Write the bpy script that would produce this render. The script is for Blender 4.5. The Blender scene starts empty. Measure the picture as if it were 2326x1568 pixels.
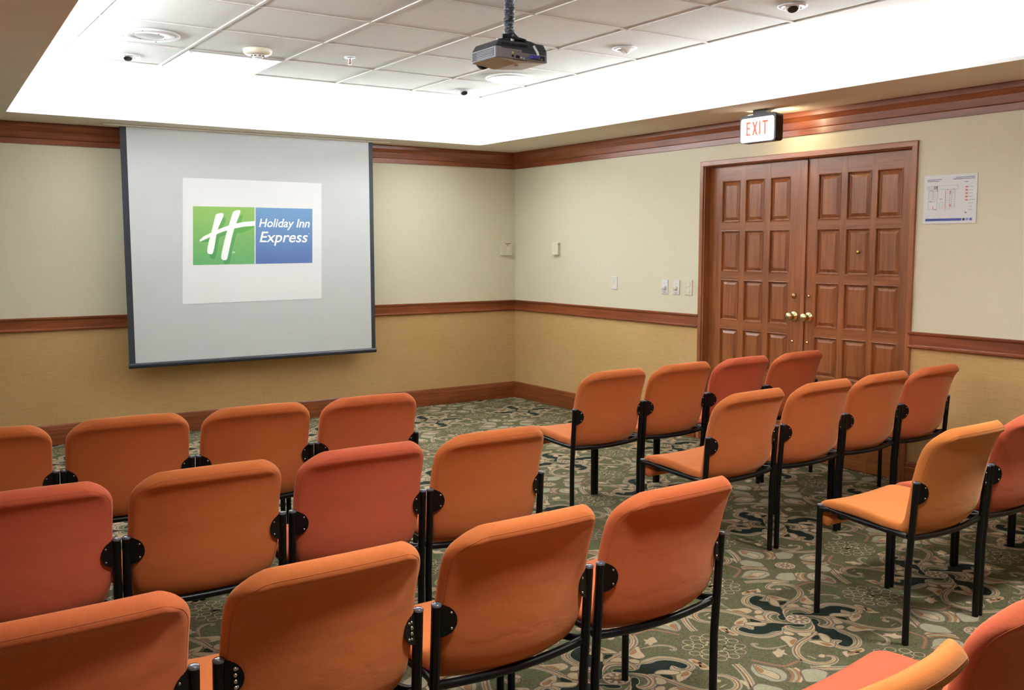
import bpy, math, random
import numpy as np
from mathutils import Matrix, Vector

S = bpy.context.scene
COL = S.collection

# ------------------------------------------------------------------ camera
FPX, YAW, PITCH, ROLL = 2189.7, 0.5927, 0.1018, -0.001
CAM = np.array([-5.3856, -7.945, 1.5])
cy_, sy_ = math.cos(YAW), math.sin(YAW)
cp_, sp_ = math.cos(PITCH), math.sin(PITCH)
FW = np.array([sy_*cp_, cy_*cp_, -sp_])
RT = np.array([cy_, -sy_, 0.0])
UP = np.cross(RT, FW)
RR = math.cos(ROLL)*RT + math.sin(ROLL)*UP
UU = -math.sin(ROLL)*RT + math.cos(ROLL)*UP
cam_data = bpy.data.cameras.new('camera')
cam = bpy.data.objects.new('camera', cam_data)
COL.objects.link(cam)
cam_data.sensor_width = 36.0
cam_data.lens = 36.0*FPX/2326.0
cam_data.clip_start = 0.05
cam.matrix_world = Matrix(((RR[0], UU[0], -FW[0], CAM[0]),
                           (RR[1], UU[1], -FW[1], CAM[1]),
                           (RR[2], UU[2], -FW[2], CAM[2]),
                           (0, 0, 0, 1)))
S.camera = cam

# ------------------------------------------------------------------ view + world
S.view_settings.view_transform = 'Standard'
S.view_settings.look = 'None'
S.view_settings.gamma = 1.0
S.view_settings.use_curve_mapping = False
S.view_settings.exposure = 0.27
w = bpy.data.worlds.new('world'); S.world = w; w.use_nodes = True
w.node_tree.nodes['Background'].inputs[0].default_value = (0.9, 0.95, 1.0, 1)
w.node_tree.nodes['Background'].inputs[1].default_value = 0.0

def area(name, loc, direction, sx, sy, power, col=(1, 1, 1), spread=180):
    l = bpy.data.lights.new(name, 'AREA'); l.shape = 'RECTANGLE'
    l.size = sx; l.size_y = sy; l.energy = power; l.color = col
    l.spread = math.radians(spread)
    o = bpy.data.objects.new(name, l); COL.objects.link(o)
    o.location = loc
    o.rotation_euler = Vector(direction).to_track_quat('-Z', 'Y').to_euler()
    return o

# cove tubes that lie on the ledge above the soffit, all round the tray
COVE = (0.93, 0.965, 1.0)
def cove(name, a, b, inward, watts):
    a = Vector(a); b = Vector(b); d = b-a
    o = area(name, (a+b)/2, (0, 0, 1), d.length, 0.06, watts, COVE)
    zax = -Vector((inward[0]*0.42, inward[1]*0.42, 1)).normalized()
    xax = d.normalized(); yax = zax.cross(xax).normalized(); xax = yax.cross(zax)
    M = Matrix((xax, yax, zax)).transposed().to_4x4(); M.translation = (a+b)/2
    o.matrix_world = M
COVE_W = 27.0
cove('cove_light_front', (-4.55, -0.36, 2.455), (-0.6, -0.33, 2.455), (0, -1), COVE_W*3.9)
cove('cove_light_left', (-4.68, -0.5, 2.455), (-4.92, -6.4, 2.455), (0.6, 0), COVE_W*3.2)
cove('cove_light_right', (-0.50, -0.5, 2.455), (-0.42, -5.2, 2.455), (-1, 0), COVE_W*4.7)
# two unseen disk lights added over the rear rows to brighten chair tops and backs
for (lx, ly) in ((-1.63, -6.6), (-4.0, -6.9)):
    l = bpy.data.lights.new('rear_fill_light', 'AREA'); l.shape = 'DISK'; l.size = 0.3; l.energy = 34.0
    l.color = (1.0, 0.97, 0.92); l.spread = math.radians(150)
    o = bpy.data.objects.new('rear_fill_light', l); COL.objects.link(o); o.location = (lx, ly, 2.62)
# daylight from the window behind the seating
area('window_daylight', (-6.55, -2.4, 1.5), (1, -0.05, -0.3), 3.0, 1.0, 7.0, (0.8, 0.9, 1.0), 130)

# ------------------------------------------------------------------ helpers
def srgb(r, g, b, a=1.0):
    f = lambda c: (c/12.92 if c <= 0.04045 else ((c+0.055)/1.055)**2.4)
    return (f(r/255.0), f(g/255.0), f(b/255.0), a)

def on_plane(px, py, axis, val):
    d = FW + RR*((px-1163.0)/FPX) - UU*((py-784.0)/FPX)
    t = (val-CAM[axis])/d[axis]
    return CAM + t*d

class NT:
    def __init__(s, name):
        s.m = bpy.data.materials.new(name); s.m.use_nodes = True
        s.t = s.m.node_tree; s.b = s.t.nodes['Principled BSDF']
    def n(s, typ, **kw):
        n = s.t.nodes.new(typ)
        for k, v in kw.items():
            if k.startswith('i_'):
                n.inputs[k[2:].replace('_', ' ')].default_value = v
            else: setattr(n, k, v)
        return n
    def l(s, a, b): s.t.links.new(a, b)
    def coords(s, scale=(1, 1, 1), kind='Object', rot=(0, 0, 0)):
        c = s.n('ShaderNodeTexCoord'); m = s.n('ShaderNodeMapping')
        m.inputs['Scale'].default_value = scale; m.inputs['Rotation'].default_value = rot
        s.l(c.outputs[kind], m.inputs['Vector']); return m.outputs['Vector']
    def noise(s, vec, scale, detail=4, rough=0.6, dist=0.0):
        n = s.n('ShaderNodeTexNoise'); n.inputs['Scale'].default_value = scale
        n.inputs['Detail'].default_value = detail; n.inputs['Roughness'].default_value = rough
        n.inputs['Distortion'].default_value = dist
        s.l(vec, n.inputs['Vector']); return n.outputs['Fac']
    def ramp(s, fac, stops):
        r = s.n('ShaderNodeValToRGB'); e = r.color_ramp.elements
        while len(e) < len(stops): e.new(0.5)
        for i, (p, c) in enumerate(stops): e[i].position = p; e[i].color = c
        s.l(fac, r.inputs['Fac']); return r.outputs['Color']
    def mul(s, a, b, fac=1.0, mode='MULTIPLY'):
        m = s.n('ShaderNodeMix', data_type='RGBA', blend_type=mode)
        m.inputs[0].default_value = fac
        s.l(a, m.inputs[6]); s.l(b, m.inputs[7]); return m.outputs[2]
    def base(s, c): s.l(c, s.b.inputs['Base Color'])
    def bump(s, h, strength, dist=0.001):
        b = s.n('ShaderNodeBump'); b.inputs['Strength'].default_value = strength
        b.inputs['Distance'].default_value = dist
        s.l(h, b.inputs['Height']); s.l(b.outputs['Normal'], s.b.inputs['Normal'])

def plain(name, c, rough=0.5, metal=0.0, spec=0.5, emit=None, es=0.0, var=0.04, scale=20):
    t = NT(name)
    v = t.noise(t.coords(), scale, 3)
    lo = tuple(x*(1-var) for x in c[:3])+(1,); hi = tuple(min(1, x*(1+var)) for x in c[:3])+(1,)
    t.base(t.ramp(v, [(0.3, lo), (0.7, hi)]))
    t.b.inputs['Roughness'].default_value = rough
    t.b.inputs['Metallic'].default_value = metal
    t.b.inputs['Specular IOR Level'].default_value = spec
    if emit:
        t.b.inputs['Emission Color'].default_value = emit
        t.b.inputs['Emission Strength'].default_value = es
    return t.m

# --- surface materials
def wallpaper(name, c, cdark, horiz, vert, bump):
    t = NT(name)
    co = t.coords()
    base = t.noise(co, 1.3, 3, 0.5)
    a = t.noise(t.coords((6, 6, 260)), 1.0, 3, 0.7)      # long horizontal fibres
    b = t.noise(t.coords((240, 240, 7)), 1.0, 2, 0.6)    # short vertical fibres
    c1 = t.ramp(base, [(0.25, cdark), (0.75, c)])
    f1 = t.ramp(a, [(0.3, (1-horiz, 1-horiz, 1-horiz*1.2, 1)), (0.7, (1+horiz*0.3, 1+horiz*0.3, 1+horiz*0.3, 1))])
    f2 = t.ramp(b, [(0.3, (1-vert, 1-vert, 1-vert, 1)), (0.7, (1, 1, 1, 1))])
    t.base(t.mul(t.mul(c1, f1), f2))
    t.b.inputs['Roughness'].default_value = 0.85
    t.b.inputs['Specular IOR Level'].default_value = 0.2
    t.bump(a, bump, 0.0006)
    return t.m
M_WALLUP = wallpaper('wallpaper_cream', srgb(232, 226, 202), srgb(228, 221, 193), 0.04, 0.05, 0.35)
M_WALLLO = wallpaper('wallpaper_straw', srgb(212, 176, 122), srgb(204, 166, 108), 0.16, 0.10, 0.7)

def wood(name, c1, c2, c3, axis, rough=0.36, scale=1.0, tint=0.0):
    t = NT(name)
    sc = {'x': (1.2, 22, 22), 'y': (22, 1.2, 22), 'z': (22, 22, 1.2)}[axis]
    v = t.coords(tuple(s*scale for s in sc))
    n = t.noise(v, 1.6, 6, 0.65, 0.6)
    fine = t.noise(t.coords(tuple(s*6*scale for s in sc)), 1.0, 3, 0.6)
    col = t.ramp(n, [(0.28, c1), (0.5, c2), (0.74, c3)])
    f = t.ramp(fine, [(0.3, (0.86, 0.84, 0.82, 1)), (0.65, (1, 1, 1, 1))])
    big = t.noise(t.coords(), 1.7, 2)
    g = t.ramp(big, [(0.3, (0.85, 0.82, 0.8, 1)), (0.7, (1.08, 1.05, 1.0, 1))])
    t.base(t.mul(t.mul(col, f), g))
    t.b.inputs['Roughness'].default_value = rough
    t.b.inputs['Coat Weight'].default_value = 0.1
    t.b.inputs['Coat Roughness'].default_value = 0.15
    t.bump(fine, 0.12, 0.0005)
    return t.m
WD = (srgb(120, 66, 32), srgb(152, 90, 46), srgb(174, 110, 62))
WT = (srgb(112, 56, 28), srgb(138, 72, 38), srgb(160, 90, 50))
M_DOOR = wood('door_wood', *WD, 'z')
M_DOORH = wood('door_wood_rail', *WD, 'y')
M_CASE = wood('casing_wood', srgb(136, 78, 44), srgb(160, 98, 58), srgb(180, 116, 72), 'z')
M_CASEH = wood('casing_wood_head', srgb(136, 78, 44), srgb(160, 98, 58), srgb(180, 116, 72), 'y')
M_TRIMX = wood('trim_wood_x', *WT, 'x')
M_TRIMY = wood('trim_wood_y', *WT, 'y')
M_SOFFIT = plain('soffit_plaster', srgb(238, 231, 214), 0.9, var=0.02, scale=3)
M_PLASTER = plain('tray_plaster', srgb(240, 240, 238), 0.9, var=0.01, scale=2)

def tile_mat():
    t = NT('ceiling_tile_mineral')
    n = t.noise(t.coords(), 140, 4, 0.7)
    n2 = t.noise(t.coords(), 1.1, 2)
    t.base(t.mul(t.ramp(n, [(0.35, srgb(230, 238, 236)), (0.65, srgb(242, 248, 246))]),
                 t.ramp(n2, [(0.3, (0.96, 0.95, 0.94, 1)), (0.7, (1, 1, 1, 1))])))
    t.b.inputs['Roughness'].default_value = 0.95
    t.bump(n, 0.5, 0.001)
    return t.m
M_TILE = tile_mat()
M_GRID = plain('grid_metal', srgb(226, 224, 220), 0.7, spec=0.2)
M_WHITE = plain('white_plastic', srgb(235, 234, 228), 0.4)
M_WHITEG = plain('white_gloss', srgb(240, 240, 242), 0.12, spec=0.8)
M_IVORY = plain('ivory_plastic', srgb(236, 230, 208), 0.4)
M_BEIGEP = plain('beige_plastic', srgb(228, 220, 194), 0.4)
M_GREYP = plain('grey_plastic', srgb(120, 118, 112), 0.5)
M_DARKP = plain('dark_plastic', srgb(40, 42, 44), 0.5)
M_BLACKM = plain('black_powder_coat', srgb(8, 9, 11), 0.34, spec=0.32, var=0.3, scale=60)
M_CAP = plain('end_cap_plastic', srgb(84, 90, 102), 0.14, spec=0.9)
M_PLATE = plain('black_satin_plate', srgb(9, 9, 10), 0.40, spec=0.28)
M_SCREW = plain('screw_steel', srgb(200, 200, 205), 0.22, metal=1.0)
M_BRASS = plain('polished_brass', srgb(220, 208, 160), 0.2, metal=1.0)
M_BRASSD = plain('aged_brass', srgb(176, 148, 92), 0.3, metal=1.0)
M_SCREEN = plain('screen_fabric', srgb(214, 219, 220), 0.8, var=0.015, scale=5)
M_SCRB = plain('screen_black', srgb(44, 50, 58), 0.6)
M_SCRBAR = plain('screen_bar', srgb(40, 46, 56), 0.35)

def fabric(name, c1, c2):
    t = NT(name)
    big = t.noise(t.coords(), 4.0, 4, 0.6)
    wv = t.n('ShaderNodeTexWave', wave_type='BANDS', bands_direction='DIAGONAL')
    wv.inputs['Scale'].default_value = 130.0; wv.inputs['Distortion'].default_value = 0.6
    wv.inputs['Detail'].default_value = 2; wv.inputs['Detail Scale'].default_value = 6
    t.l(t.coords((1, 1, 1)), wv.inputs['Vector'])
    fine = t.noise(t.coords(), 420, 3, 0.7)
    col = t.ramp(big, [(0.25, c1), (0.75, c2)])
    f1 = t.ramp(fine, [(0.3, (0.86, 0.84, 0.84, 1)), (0.7, (1.06, 1.06, 1.06, 1))])
    f2 = t.ramp(wv.outputs['Fac'], [(0.0, (0.93, 0.92, 0.92, 1)), (1.0, (1, 1, 1, 1))])
    t.base(t.mul(t.mul(col, f1), f2))
    t.b.inputs['Roughness'].default_value = 0.9
    t.b.inputs['Specular IOR Level'].default_value = 0.1
    t.b.inputs['Sheen Weight'].default_value = 0.3
    t.b.inputs['Sheen Roughness'].default_value = 0.4
    t.b.inputs['Sheen Tint'].default_value = (1.0, 0.80, 0.50, 1)
    soft = t.noise(t.coords((1, 1, 1.6)), 7.0, 3, 0.55, 0.4)
    b1 = t.n('ShaderNodeBump'); b1.inputs['Strength'].default_value = 0.35; b1.inputs['Distance'].default_value = 0.010
    t.l(soft, b1.inputs['Height'])
    b2 = t.n('ShaderNodeBump'); b2.inputs['Strength'].default_value = 0.25; b2.inputs['Distance'].default_value = 0.0008
    t.l(f1, b2.inputs['Height']); t.l(b1.outputs['Normal'], b2.inputs['Normal']); t.l(b2.outputs['Normal'], t.b.inputs['Normal'])
    return t.m
FAB = {'o': fabric('fabric_orange', srgb(200, 112, 62), srgb(208, 120, 68)),
       'r': fabric('fabric_faded_coral', srgb(202, 98, 70), srgb(208, 106, 76)),
       'm': fabric('fabric_orange_coral', srgb(201, 105, 63), srgb(207, 112, 69)),
       'y': fabric('fabric_amber', srgb(206, 122, 62), srgb(212, 130, 68))}
M_SEAM = plain('seam_thread', srgb(168, 92, 54), 0.9)
M_UNDER = plain('shell_underside', srgb(20, 18, 18), 0.7)

# --- mesh collector
class MB:
    def __init__(s): s.v = []; s.f = []; s.mi = []; s.sm = []
    def add(s, vs, fs, mi=0, smooth=False):
        o = len(s.v); s.v.extend([tuple(map(float, v)) for v in vs])
        for f in fs: s.f.append(tuple(i+o for i in f)); s.mi.append(mi); s.sm.append(smooth)
        return s
    def box(s, x0, x1, y0, y1, z0, z1, mi=0):
        vs = [(x, y, z) for z in (z0, z1) for y in (y0, y1) for x in (x0, x1)]
        return s.add(vs, [(0, 2, 3, 1), (4, 5, 7, 6), (0, 1, 5, 4), (2, 6, 7, 3), (0, 4, 6, 2), (1, 3, 7, 5)], mi)
    def prism(s, poly, a, b, axis, mi=0, smooth=False):
        """poly: 2D pts in the two other axes (ordered), extruded from a to b on axis."""
        n = len(poly); vs = []
        for t in (a, b):
            for (p, q) in poly:
                vs.append({'x': (t, p, q), 'y': (p, t, q), 'z': (p, q, t)}[axis])
        fs = [(i, (i+1) % n, n+(i+1) % n, n+i) for i in range(n)]
        s.add(vs, fs, mi, smooth)
        s.add(vs, [tuple(range(n))[::-1], tuple(range(n, 2*n))], mi)
        return s
    def tube(s, pts, r, seg=12, mi=0, cap=True):
        pts = [Vector(p) for p in pts]; rs = r if isinstance(r, (list, tuple)) else [r]*len(pts)
        rings = []; prev = None
        for i, p in enumerate(pts):
            if i == 0: d = pts[1]-p
            elif i == len(pts)-1: d = p-pts[i-1]
            else: d = (pts[i+1]-p).normalized()+(p-pts[i-1]).normalized()
            d.normalize()
            if prev is None:
                u = d.orthogonal().normalized()
            else:
                u = (prev - d*prev.dot(d)).normalized()
            prev = u; v = d.cross(u)
            rings.append([p+(u*math.cos(2*math.pi*k/seg)+v*math.sin(2*math.pi*k/seg))*rs[i] for k in range(seg)])
        vs = [q for ring in rings for q in ring]
        fs = [(i*seg+k, i*seg+(k+1) % seg, (i+1)*seg+(k+1) % seg, (i+1)*seg+k) for i in range(len(pts)-1) for k in range(seg)]
        s.add(vs, fs, mi, True)
        if cap: s.add(vs, [tuple(range(seg))[::-1], tuple(range((len(pts)-1)*seg, len(pts)*seg))], mi)
        return s
    def lathe(s, prof, origin, axis, seg=24, mi=0):
        """prof: (r, h) pairs; axis a direction vector; h measured along it."""
        ax = Vector(axis).normalized(); u = ax.orthogonal().normalized(); v = ax.cross(u); o = Vector(origin)
        vs = []
        for (r, h) in prof:
            for k in range(seg):
                a = 2*math.pi*k/seg
                vs.append(o+ax*h+(u*math.cos(a)+v*math.sin(a))*max(r, 1e-5))
        fs = [(i*seg+k, i*seg+(k+1) % seg, (i+1)*seg+(k+1) % seg, (i+1)*seg+k) for i in range(len(prof)-1) for k in range(seg)]
        return s.add(vs, fs, mi, True)
    def build(s, name, mats, parent=None, autosmooth=False):
        me = bpy.data.meshes.new(name)
        me.from_pydata(s.v, [], s.f)
        mats = mats if isinstance(mats, (list, tuple)) else [mats]
        for m in mats: me.materials.append(m)
        me.polygons.foreach_set('material_index', s.mi)
        me.polygons.foreach_set('use_smooth', s.sm)
        me.update()
        o = bpy.data.objects.new(name, me); COL.objects.link(o)
        if parent is not None: o.parent = parent
        return o

def bevel(o, w, seg=2):
    m = o.modifiers.new('bevel', 'BEVEL'); m.width = w; m.segments = seg; m.limit_method = 'ANGLE'
    m.angle_limit = math.radians(40)
    return o
def tag(o, label, cat, group=None):
    o['label'] = label; o['category'] = cat
    if group: o['group'] = group
    return o
def thing(name, loc, label, cat, group=None, rz=0):
    o = bpy.data.objects.new(name, None); COL.objects.link(o)
    o.location = loc; o.rotation_euler = (0, 0, rz); o.empty_display_size = 0.1
    return tag(o, label, cat, group)
def struct(o): o['kind'] = 'structure'; return o
def local(parent):
    """child objects carry coordinates relative to the parent's location"""
    return Vector(parent.location)
def shift(mb, off):
    mb.v = [(v[0]-off[0], v[1]-off[1], v[2]-off[2]) for v in mb.v]; return mb

# ------------------------------------------------------------------ room shell
XL, YF = -6.7, -10.0            # left wall, wall behind the camera
ZS = 2.41                        # soffit height
ZT = 2.65                        # tray ceiling height
RAIL0, RAIL1, BASE1, CR0 = 0.871, 0.974, 0.156, 2.253
DY0, DY1, DZ = -2.585, -4.352, 2.105   # door opening

def wall_xz(name, y, x0, x1, ythick):
    mb = MB()
    mb.box(x0, x1, min(y, y+ythick), max(y, y+ythick), 0, (RAIL0+RAIL1)/2, 1)
    mb.box(x0, x1, min(y, y+ythick), max(y, y+ythick), (RAIL0+RAIL1)/2, 2.75, 0)
    return struct(mb.build(name, [M_WALLUP, M_WALLLO]))
wall_xz('wall_back', 0.0, XL, 0.15, 0.15)
wf = wall_xz('wall_front', YF, XL, 0.15, -0.15)
M_REARWALL = plain('rear_wall_tan', srgb(176, 160, 136), 0.9)  # unseen wall; made-up tan, set for the light it bounces onto chair backs
wf.data.materials[0] = M_REARWALL; wf.data.materials[1] = M_REARWALL
def wall_yz(name, x, segs, xthick):
    mb = MB()
    for (y0, y1, z0, z1) in segs:
        zm = (RAIL0+RAIL1)/2
        xa, xb = min(x, x+xthick), max(x, x+xthick)
        if z0 < zm < z1:
            mb.box(xa, xb, y0, y1, z0, zm, 1); mb.box(xa, xb, y0, y1, zm, z1, 0)
        else: mb.box(xa, xb, y0, y1, z0, z1, 0)
    return struct(mb.build(name, [M_WALLUP, M_WALLLO]))
wall_yz('wall_right', 0.0, [(DY0, 0.0, 0, 2.75), (YF, DY1, 0, 2.75), (DY1, DY0, DZ, 2.75)], 0.15)
wall_yz('wall_left', XL, [(YF, -4.0, 0, 2.75), (-0.8, 0, 0, 2.75), (-4.0, -0.8, 0, 0.75), (-4.0, -0.8, 2.3, 2.75)], -0.15)

# window in the left wall (out of frame, gives the daylight)
mb = MB()
for (y0, y1, z0, z1) in ((-4.0, -0.8, 0.75, 0.8), (-4.0, -0.8, 2.25, 2.3), (-4.0, -3.95, 0.8, 2.25), (-0.85, -0.8, 0.8, 2.25), (-2.43, -2.37, 0.8, 2.25)):
    mb.box(XL-0.1, XL-0.04, y0, y1, z0, z1)
struct(mb.build('window_1', M_WHITE))

# soffit ring (polygon opening) + tray
P_IN = [(-4.511, -0.536), (-0.685, -0.452), (-0.560, -8.25), (-4.84, -8.25)]
def ring(mb, inner, outer, z, mi=0, flip=False):
    n = len(inner)
    vs = [(x, y, z) for x, y in inner]+[(x, y, z) for x, y in outer]
    fs = [(i, (i+1) % n, n+(i+1) % n, n+i) for i in range(n)]
    if flip: fs = [f[::-1] for f in fs]
    mb.add(vs, fs, mi)
def band(mb, poly, z0, z1, mi=0):
    n = len(poly)
    vs = [(x, y, z0) for x, y in poly]+[(x, y, z1) for x, y in poly]
    mb.add(vs, [(i, (i+1) % n, n+(i+1) % n, n+i) for i in range(n)], mi)
P_OUT = [(XL, 0.0), (0.0, 0.0), (0.0, YF), (XL, YF)]
P_LED = [(-4.80, -0.22), (-0.36, -0.22), (-0.27, -8.6), (-5.12, -8.6)]
mb = MB()
ring(mb, P_IN, P_OUT, ZS, 0)
ring(mb, P_IN, P_LED, ZS+0.02, 1)
band(mb, P_IN, ZS, ZS+0.02, 1)
band(mb, P_LED, ZS+0.02, ZT, 1)
struct(mb.build('ceiling', [M_SOFFIT, M_PLASTER]))
# tray plaster + tiles
GX = [-4.335+0.605*i for i in range(6)]
GY0 = -1.47
GY = [GY0-0.608*i for i in range(12)]
mb = MB()
vs = [(x, y, ZT) for x, y in P_LED]
G = [(GX[0], GY[0]), (GX[-1], GY[0]), (GX[-1], GY[-1]), (GX[0], GY[-1])]
ring(mb, G, P_LED, ZT, 0)
struct(mb.build('ceiling', M_PLASTER))
mb = MB()
for i in range(5):
    for j in range(11):
        x0, x1 = GX[i]+0.008, GX[i+1]-0.008; y1, y0 = GY[j]-0.008, GY[j+1]+0.008
        mb.box(x0, x1, y0, y1, ZT+0.004, ZT+0.018)
mb.box(GX[0]-.05, GX[-1]+.05, GY[-1]-.05, GY[0]+.05, ZT+0.02, ZT+0.04)
struct(mb.build('ceiling', M_TILE))
mb = MB()
for x in GX: mb.box(x-0.0080, x+0.0080, GY[-1], GY[0]+0.012, ZT-0.001, ZT+0.005)
for y in GY: mb.box(GX[0], GX[-1], y-0.0080, y+0.0080, ZT-0.0005, ZT+0.005)
struct(mb.build('trim_1', M_GRID))

# crown, chair rail, baseboard: profiles (distance from wall, z)
CROWN = [(0, CR0), (0.016, CR0), (0.018, CR0+0.038), (0.011, CR0+0.042), (0.014, CR0+0.046), (0.020, CR0+0.09),
         (0.034, CR0+0.118), (0.038, CR0+0.122), (0.038, ZS), (0, ZS)]
RAILP = [(0, RAIL0), (0.016, RAIL0), (0.020, RAIL0+0.006), (0.020, RAIL0+0.013), (0.014, RAIL0+0.018), (0.013, RAIL0+0.022),
         (0.013, RAIL1-0.022), (0.019, RAIL1-0.018), (0.022, RAIL1-0.010), (0.022, RAIL1-0.003), (0.018, RAIL1), (0, RAIL1)]
BASEP = [(0, 0), (0.020, 0), (0.020, BASE1-0.036), (0.016, BASE1-0.033), (0.016, BASE1-0.030), (0.013, BASE1-0.008), (0.008, BASE1), (0, BASE1)]
def mould_back(name, prof, mat, x0=XL):
    mb = MB(); n = len(prof)
    vs = [(x0, -d, z) for d, z in prof]+[(-d, -d, z) for d, z in prof]   # mitred in the right corner
    mb.add(vs, [(i, (i+1) % n, n+(i+1) % n, n+i) for i in range(n)])
    return struct(mb.build(name, mat))
def mould_right(name, prof, mat, y0, y1, mitre):
    mb = MB(); n = len(prof)
    vs = [(-d, (-d if mitre else y0), z) for d, z in prof]+[(-d, y1, z) for d, z in prof]
    mb.add(vs, [(i, (i+1) % n, n+(i+1) % n, n+i) for i in range(n)])
    mb.add(vs, [tuple(range(n)), tuple(range(n, 2*n))[::-1]])
    return struct(mb.build(name, mat))
mould_back('trim_2', CROWN, M_TRIMX)
mould_right('trim_3', CROWN, M_TRIMY, 0, YF, True)
mould_back('trim_4', RAILP, M_TRIMX)
mould_right('trim_5', RAILP, M_TRIMY, 0, -2.548, True)
mould_right('trim_6', RAILP, M_TRIMY, -4.374, YF, False)
mould_back('baseboard_back', BASEP, M_TRIMX)
mould_right('baseboard_right', BASEP, M_TRIMY, 0, -2.548, True)
mould_right('baseboard_right', BASEP, M_TRIMY, -4.39, YF, False)
mb = MB(); mb.box(XL, XL+0.02, YF, 0, 0, BASE1); struct(mb.build('baseboard_left', M_TRIMY))

# ------------------------------------------------------------------ floor: patterned carpet
def carpet_mat(name, c1, c2, scale=160):
    t = NT(name)
    n = t.noise(t.coords(), scale, 3, 0.7)
    n2 = t.noise(t.coords(), 28, 3, 0.6)
    col = t.ramp(n, [(0.32, c1), (0.68, c2)])
    g = t.ramp(n2, [(0.3, (0.90, 0.90, 0.90, 1)), (0.7, (1.05, 1.05, 1.05, 1))])
    t.base(t.mul(col, g))
    t.b.inputs['Roughness'].default_value = 0.95
    t.b.inputs['Specular IOR Level'].default_value = 0.08
    t.bump(n, 0.6, 0.002)
    return t.m
CARPET = [carpet_mat('carpet_moss', srgb(66, 70, 48), srgb(112, 110, 80)),
          carpet_mat('carpet_dark_green', srgb(26, 34, 28), srgb(42, 50, 42)),
          carpet_mat('carpet_cream', srgb(160, 142, 112), srgb(186, 168, 136)),
          carpet_mat('carpet_tan', srgb(130, 96, 66), srgb(154, 118, 84)),
          carpet_mat('carpet_mauve', srgb(96, 80, 74), srgb(120, 102, 94)),
          carpet_mat('carpet_sage', srgb(138, 136, 112), srgb(160, 156, 130))]
GRN, DRK, CRM, TAN, MAU, SGE = range(6)
OX, OY = -2.325, -5.470          # centre of a pinwheel
PX, PY = 0.955, 0.946
def Z1(pts): return [tuple(on_plane(1620+X/5.815, 1280+Y/5.815, 2, 0)[:2]-np.array([-2.3296, -5.4719])) for X, Y in pts]
def Z5(pts): return [tuple(on_plane(1640+X/8.342, 1380+Y/8.342, 2, 0)[:2]-np.array([-2.3296, -5.4719])) for X, Y in pts]
def smooth_line(p, sub=4, closed=False):
    p = [np.array(q) for q in p]; n = len(p); out = []
    rng = range(n) if closed else range(n-1)
    for i in rng:
        a = p[(i-1) % n] if (closed or i > 0) else p[0]; b = p[i]; c = p[(i+1) % n]
        d = p[(i+2) % n] if (closed or i+2 < n) else p[-1]
        for k in range(sub):
            t = k/sub
            out.append(0.5*((2*b)+(-a+c)*t+(2*a-5*b+4*c-d)*t*t+(-a+3*b-3*c+d)*t**3))
    if not closed: out.append(p[-1])
    return out
SHAPES = []     # (layer, material, list of polygon faces in local tile coordinates)
def tess(poly):
    from mathutils.geometry import tessellate_polygon
    return [tuple(t) for t in tessellate_polygon([[Vector((p[0], p[1], 0)) for p in poly]])]
def fill(pts, mat, layer, sub=4, grow=0.0):
    pl = smooth_line(pts, sub, True) if sub > 1 else [np.array(q) for q in pts]
    if grow:
        n = len(pl); area = sum(pl[i][0]*pl[(i+1) % n][1]-pl[(i+1) % n][0]*pl[i][1] for i in range(n))
        sg = 1 if area > 0 else -1; q = []
        for i in range(n):
            d = pl[(i+1) % n]-pl[i-1]; L = np.hypot(*d) or 1
            q.append(pl[i]+sg*grow*np.array([d[1], -d[0]])/L)
        pl = q
    SHAPES.append((layer, mat, pl, tess(pl)))
def stroke(pts, width, mat, layer, sub=5, taper=(1, 1), off=0.0):
    pl = smooth_line(pts, sub); n = len(pl); L = []; Rr = []
    for i, q in enumerate(pl):
        d = pl[min(i+1, n-1)]-pl[max(i-1, 0)]; d = d/(np.hypot(*d) or 1); nn = np.array([-d[1], d[0]])
        t = i/(n-1); wv = width*0.5*min(1.0, taper[0]+(1-taper[0])*min(1, t*5), taper[1]+(1-taper[1])*min(1, (1-t)*4))
        L.append(q+nn*(wv+off)); Rr.append(q-nn*(wv-off))
    vs = L+Rr
    SHAPES.append((layer, mat, vs, [(i, i+1, n+i+1, n+i) for i in range(n-1)]))
def rope(pts, wd, taper=(1, 1), base=1, core=TAN):
    """ribbon of the design: mauve outline, cream body, tan core with a fine mauve line"""
    stroke(pts, wd+0.009, MAU, base, taper=taper)
    stroke(pts, wd+0.003, SGE, base+1, taper=taper)
    stroke(pts, wd*0.62, core, base+2, taper=taper)
    stroke(pts, wd*0.10+0.001, MAU, base+3, taper=taper, off=-wd*0.22)
    stroke(pts, wd*0.22, CRM, base+3, taper=taper, off=wd*0.06)
def petal(pts, core=None, base=2, sub=4):
    fill(pts, MAU, base, sub, 0.004)
    fill(pts, CRM, base+1, sub)
    if core: fill(core, TAN, base+2, sub)

# dark arm with its rim
arm = Z1([(1290, 740), (1360, 745), (1395, 790), (1370, 812), (1430, 850), (1520, 865), (1600, 875), (1665, 920), (1760, 955), (1830, 1000),
          (1840, 1060), (1780, 1103), (1690, 1092), (1645, 1068), (1700, 1030), (1640, 1012), (1565, 1005), (1520, 960), (1450, 932), (1385, 925), (1350, 880), (1325, 820)])
rope(Z1([(1560, 850), (1650, 880), (1770, 925), (1880, 975), (1915, 1040), (1880, 1095), (1780, 1125), (1670, 1110), (1610, 1075), (1600, 1035), (1680, 1022)]), 0.024, base=1)
fill(arm, SGE, 5, 3, 0.004); fill(arm, DRK, 6, 3)
fill(Z1([(1320, 972), (1365, 950), (1395, 985), (1380, 1005), (1290, 1002)]), DRK, 6, 3)
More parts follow.
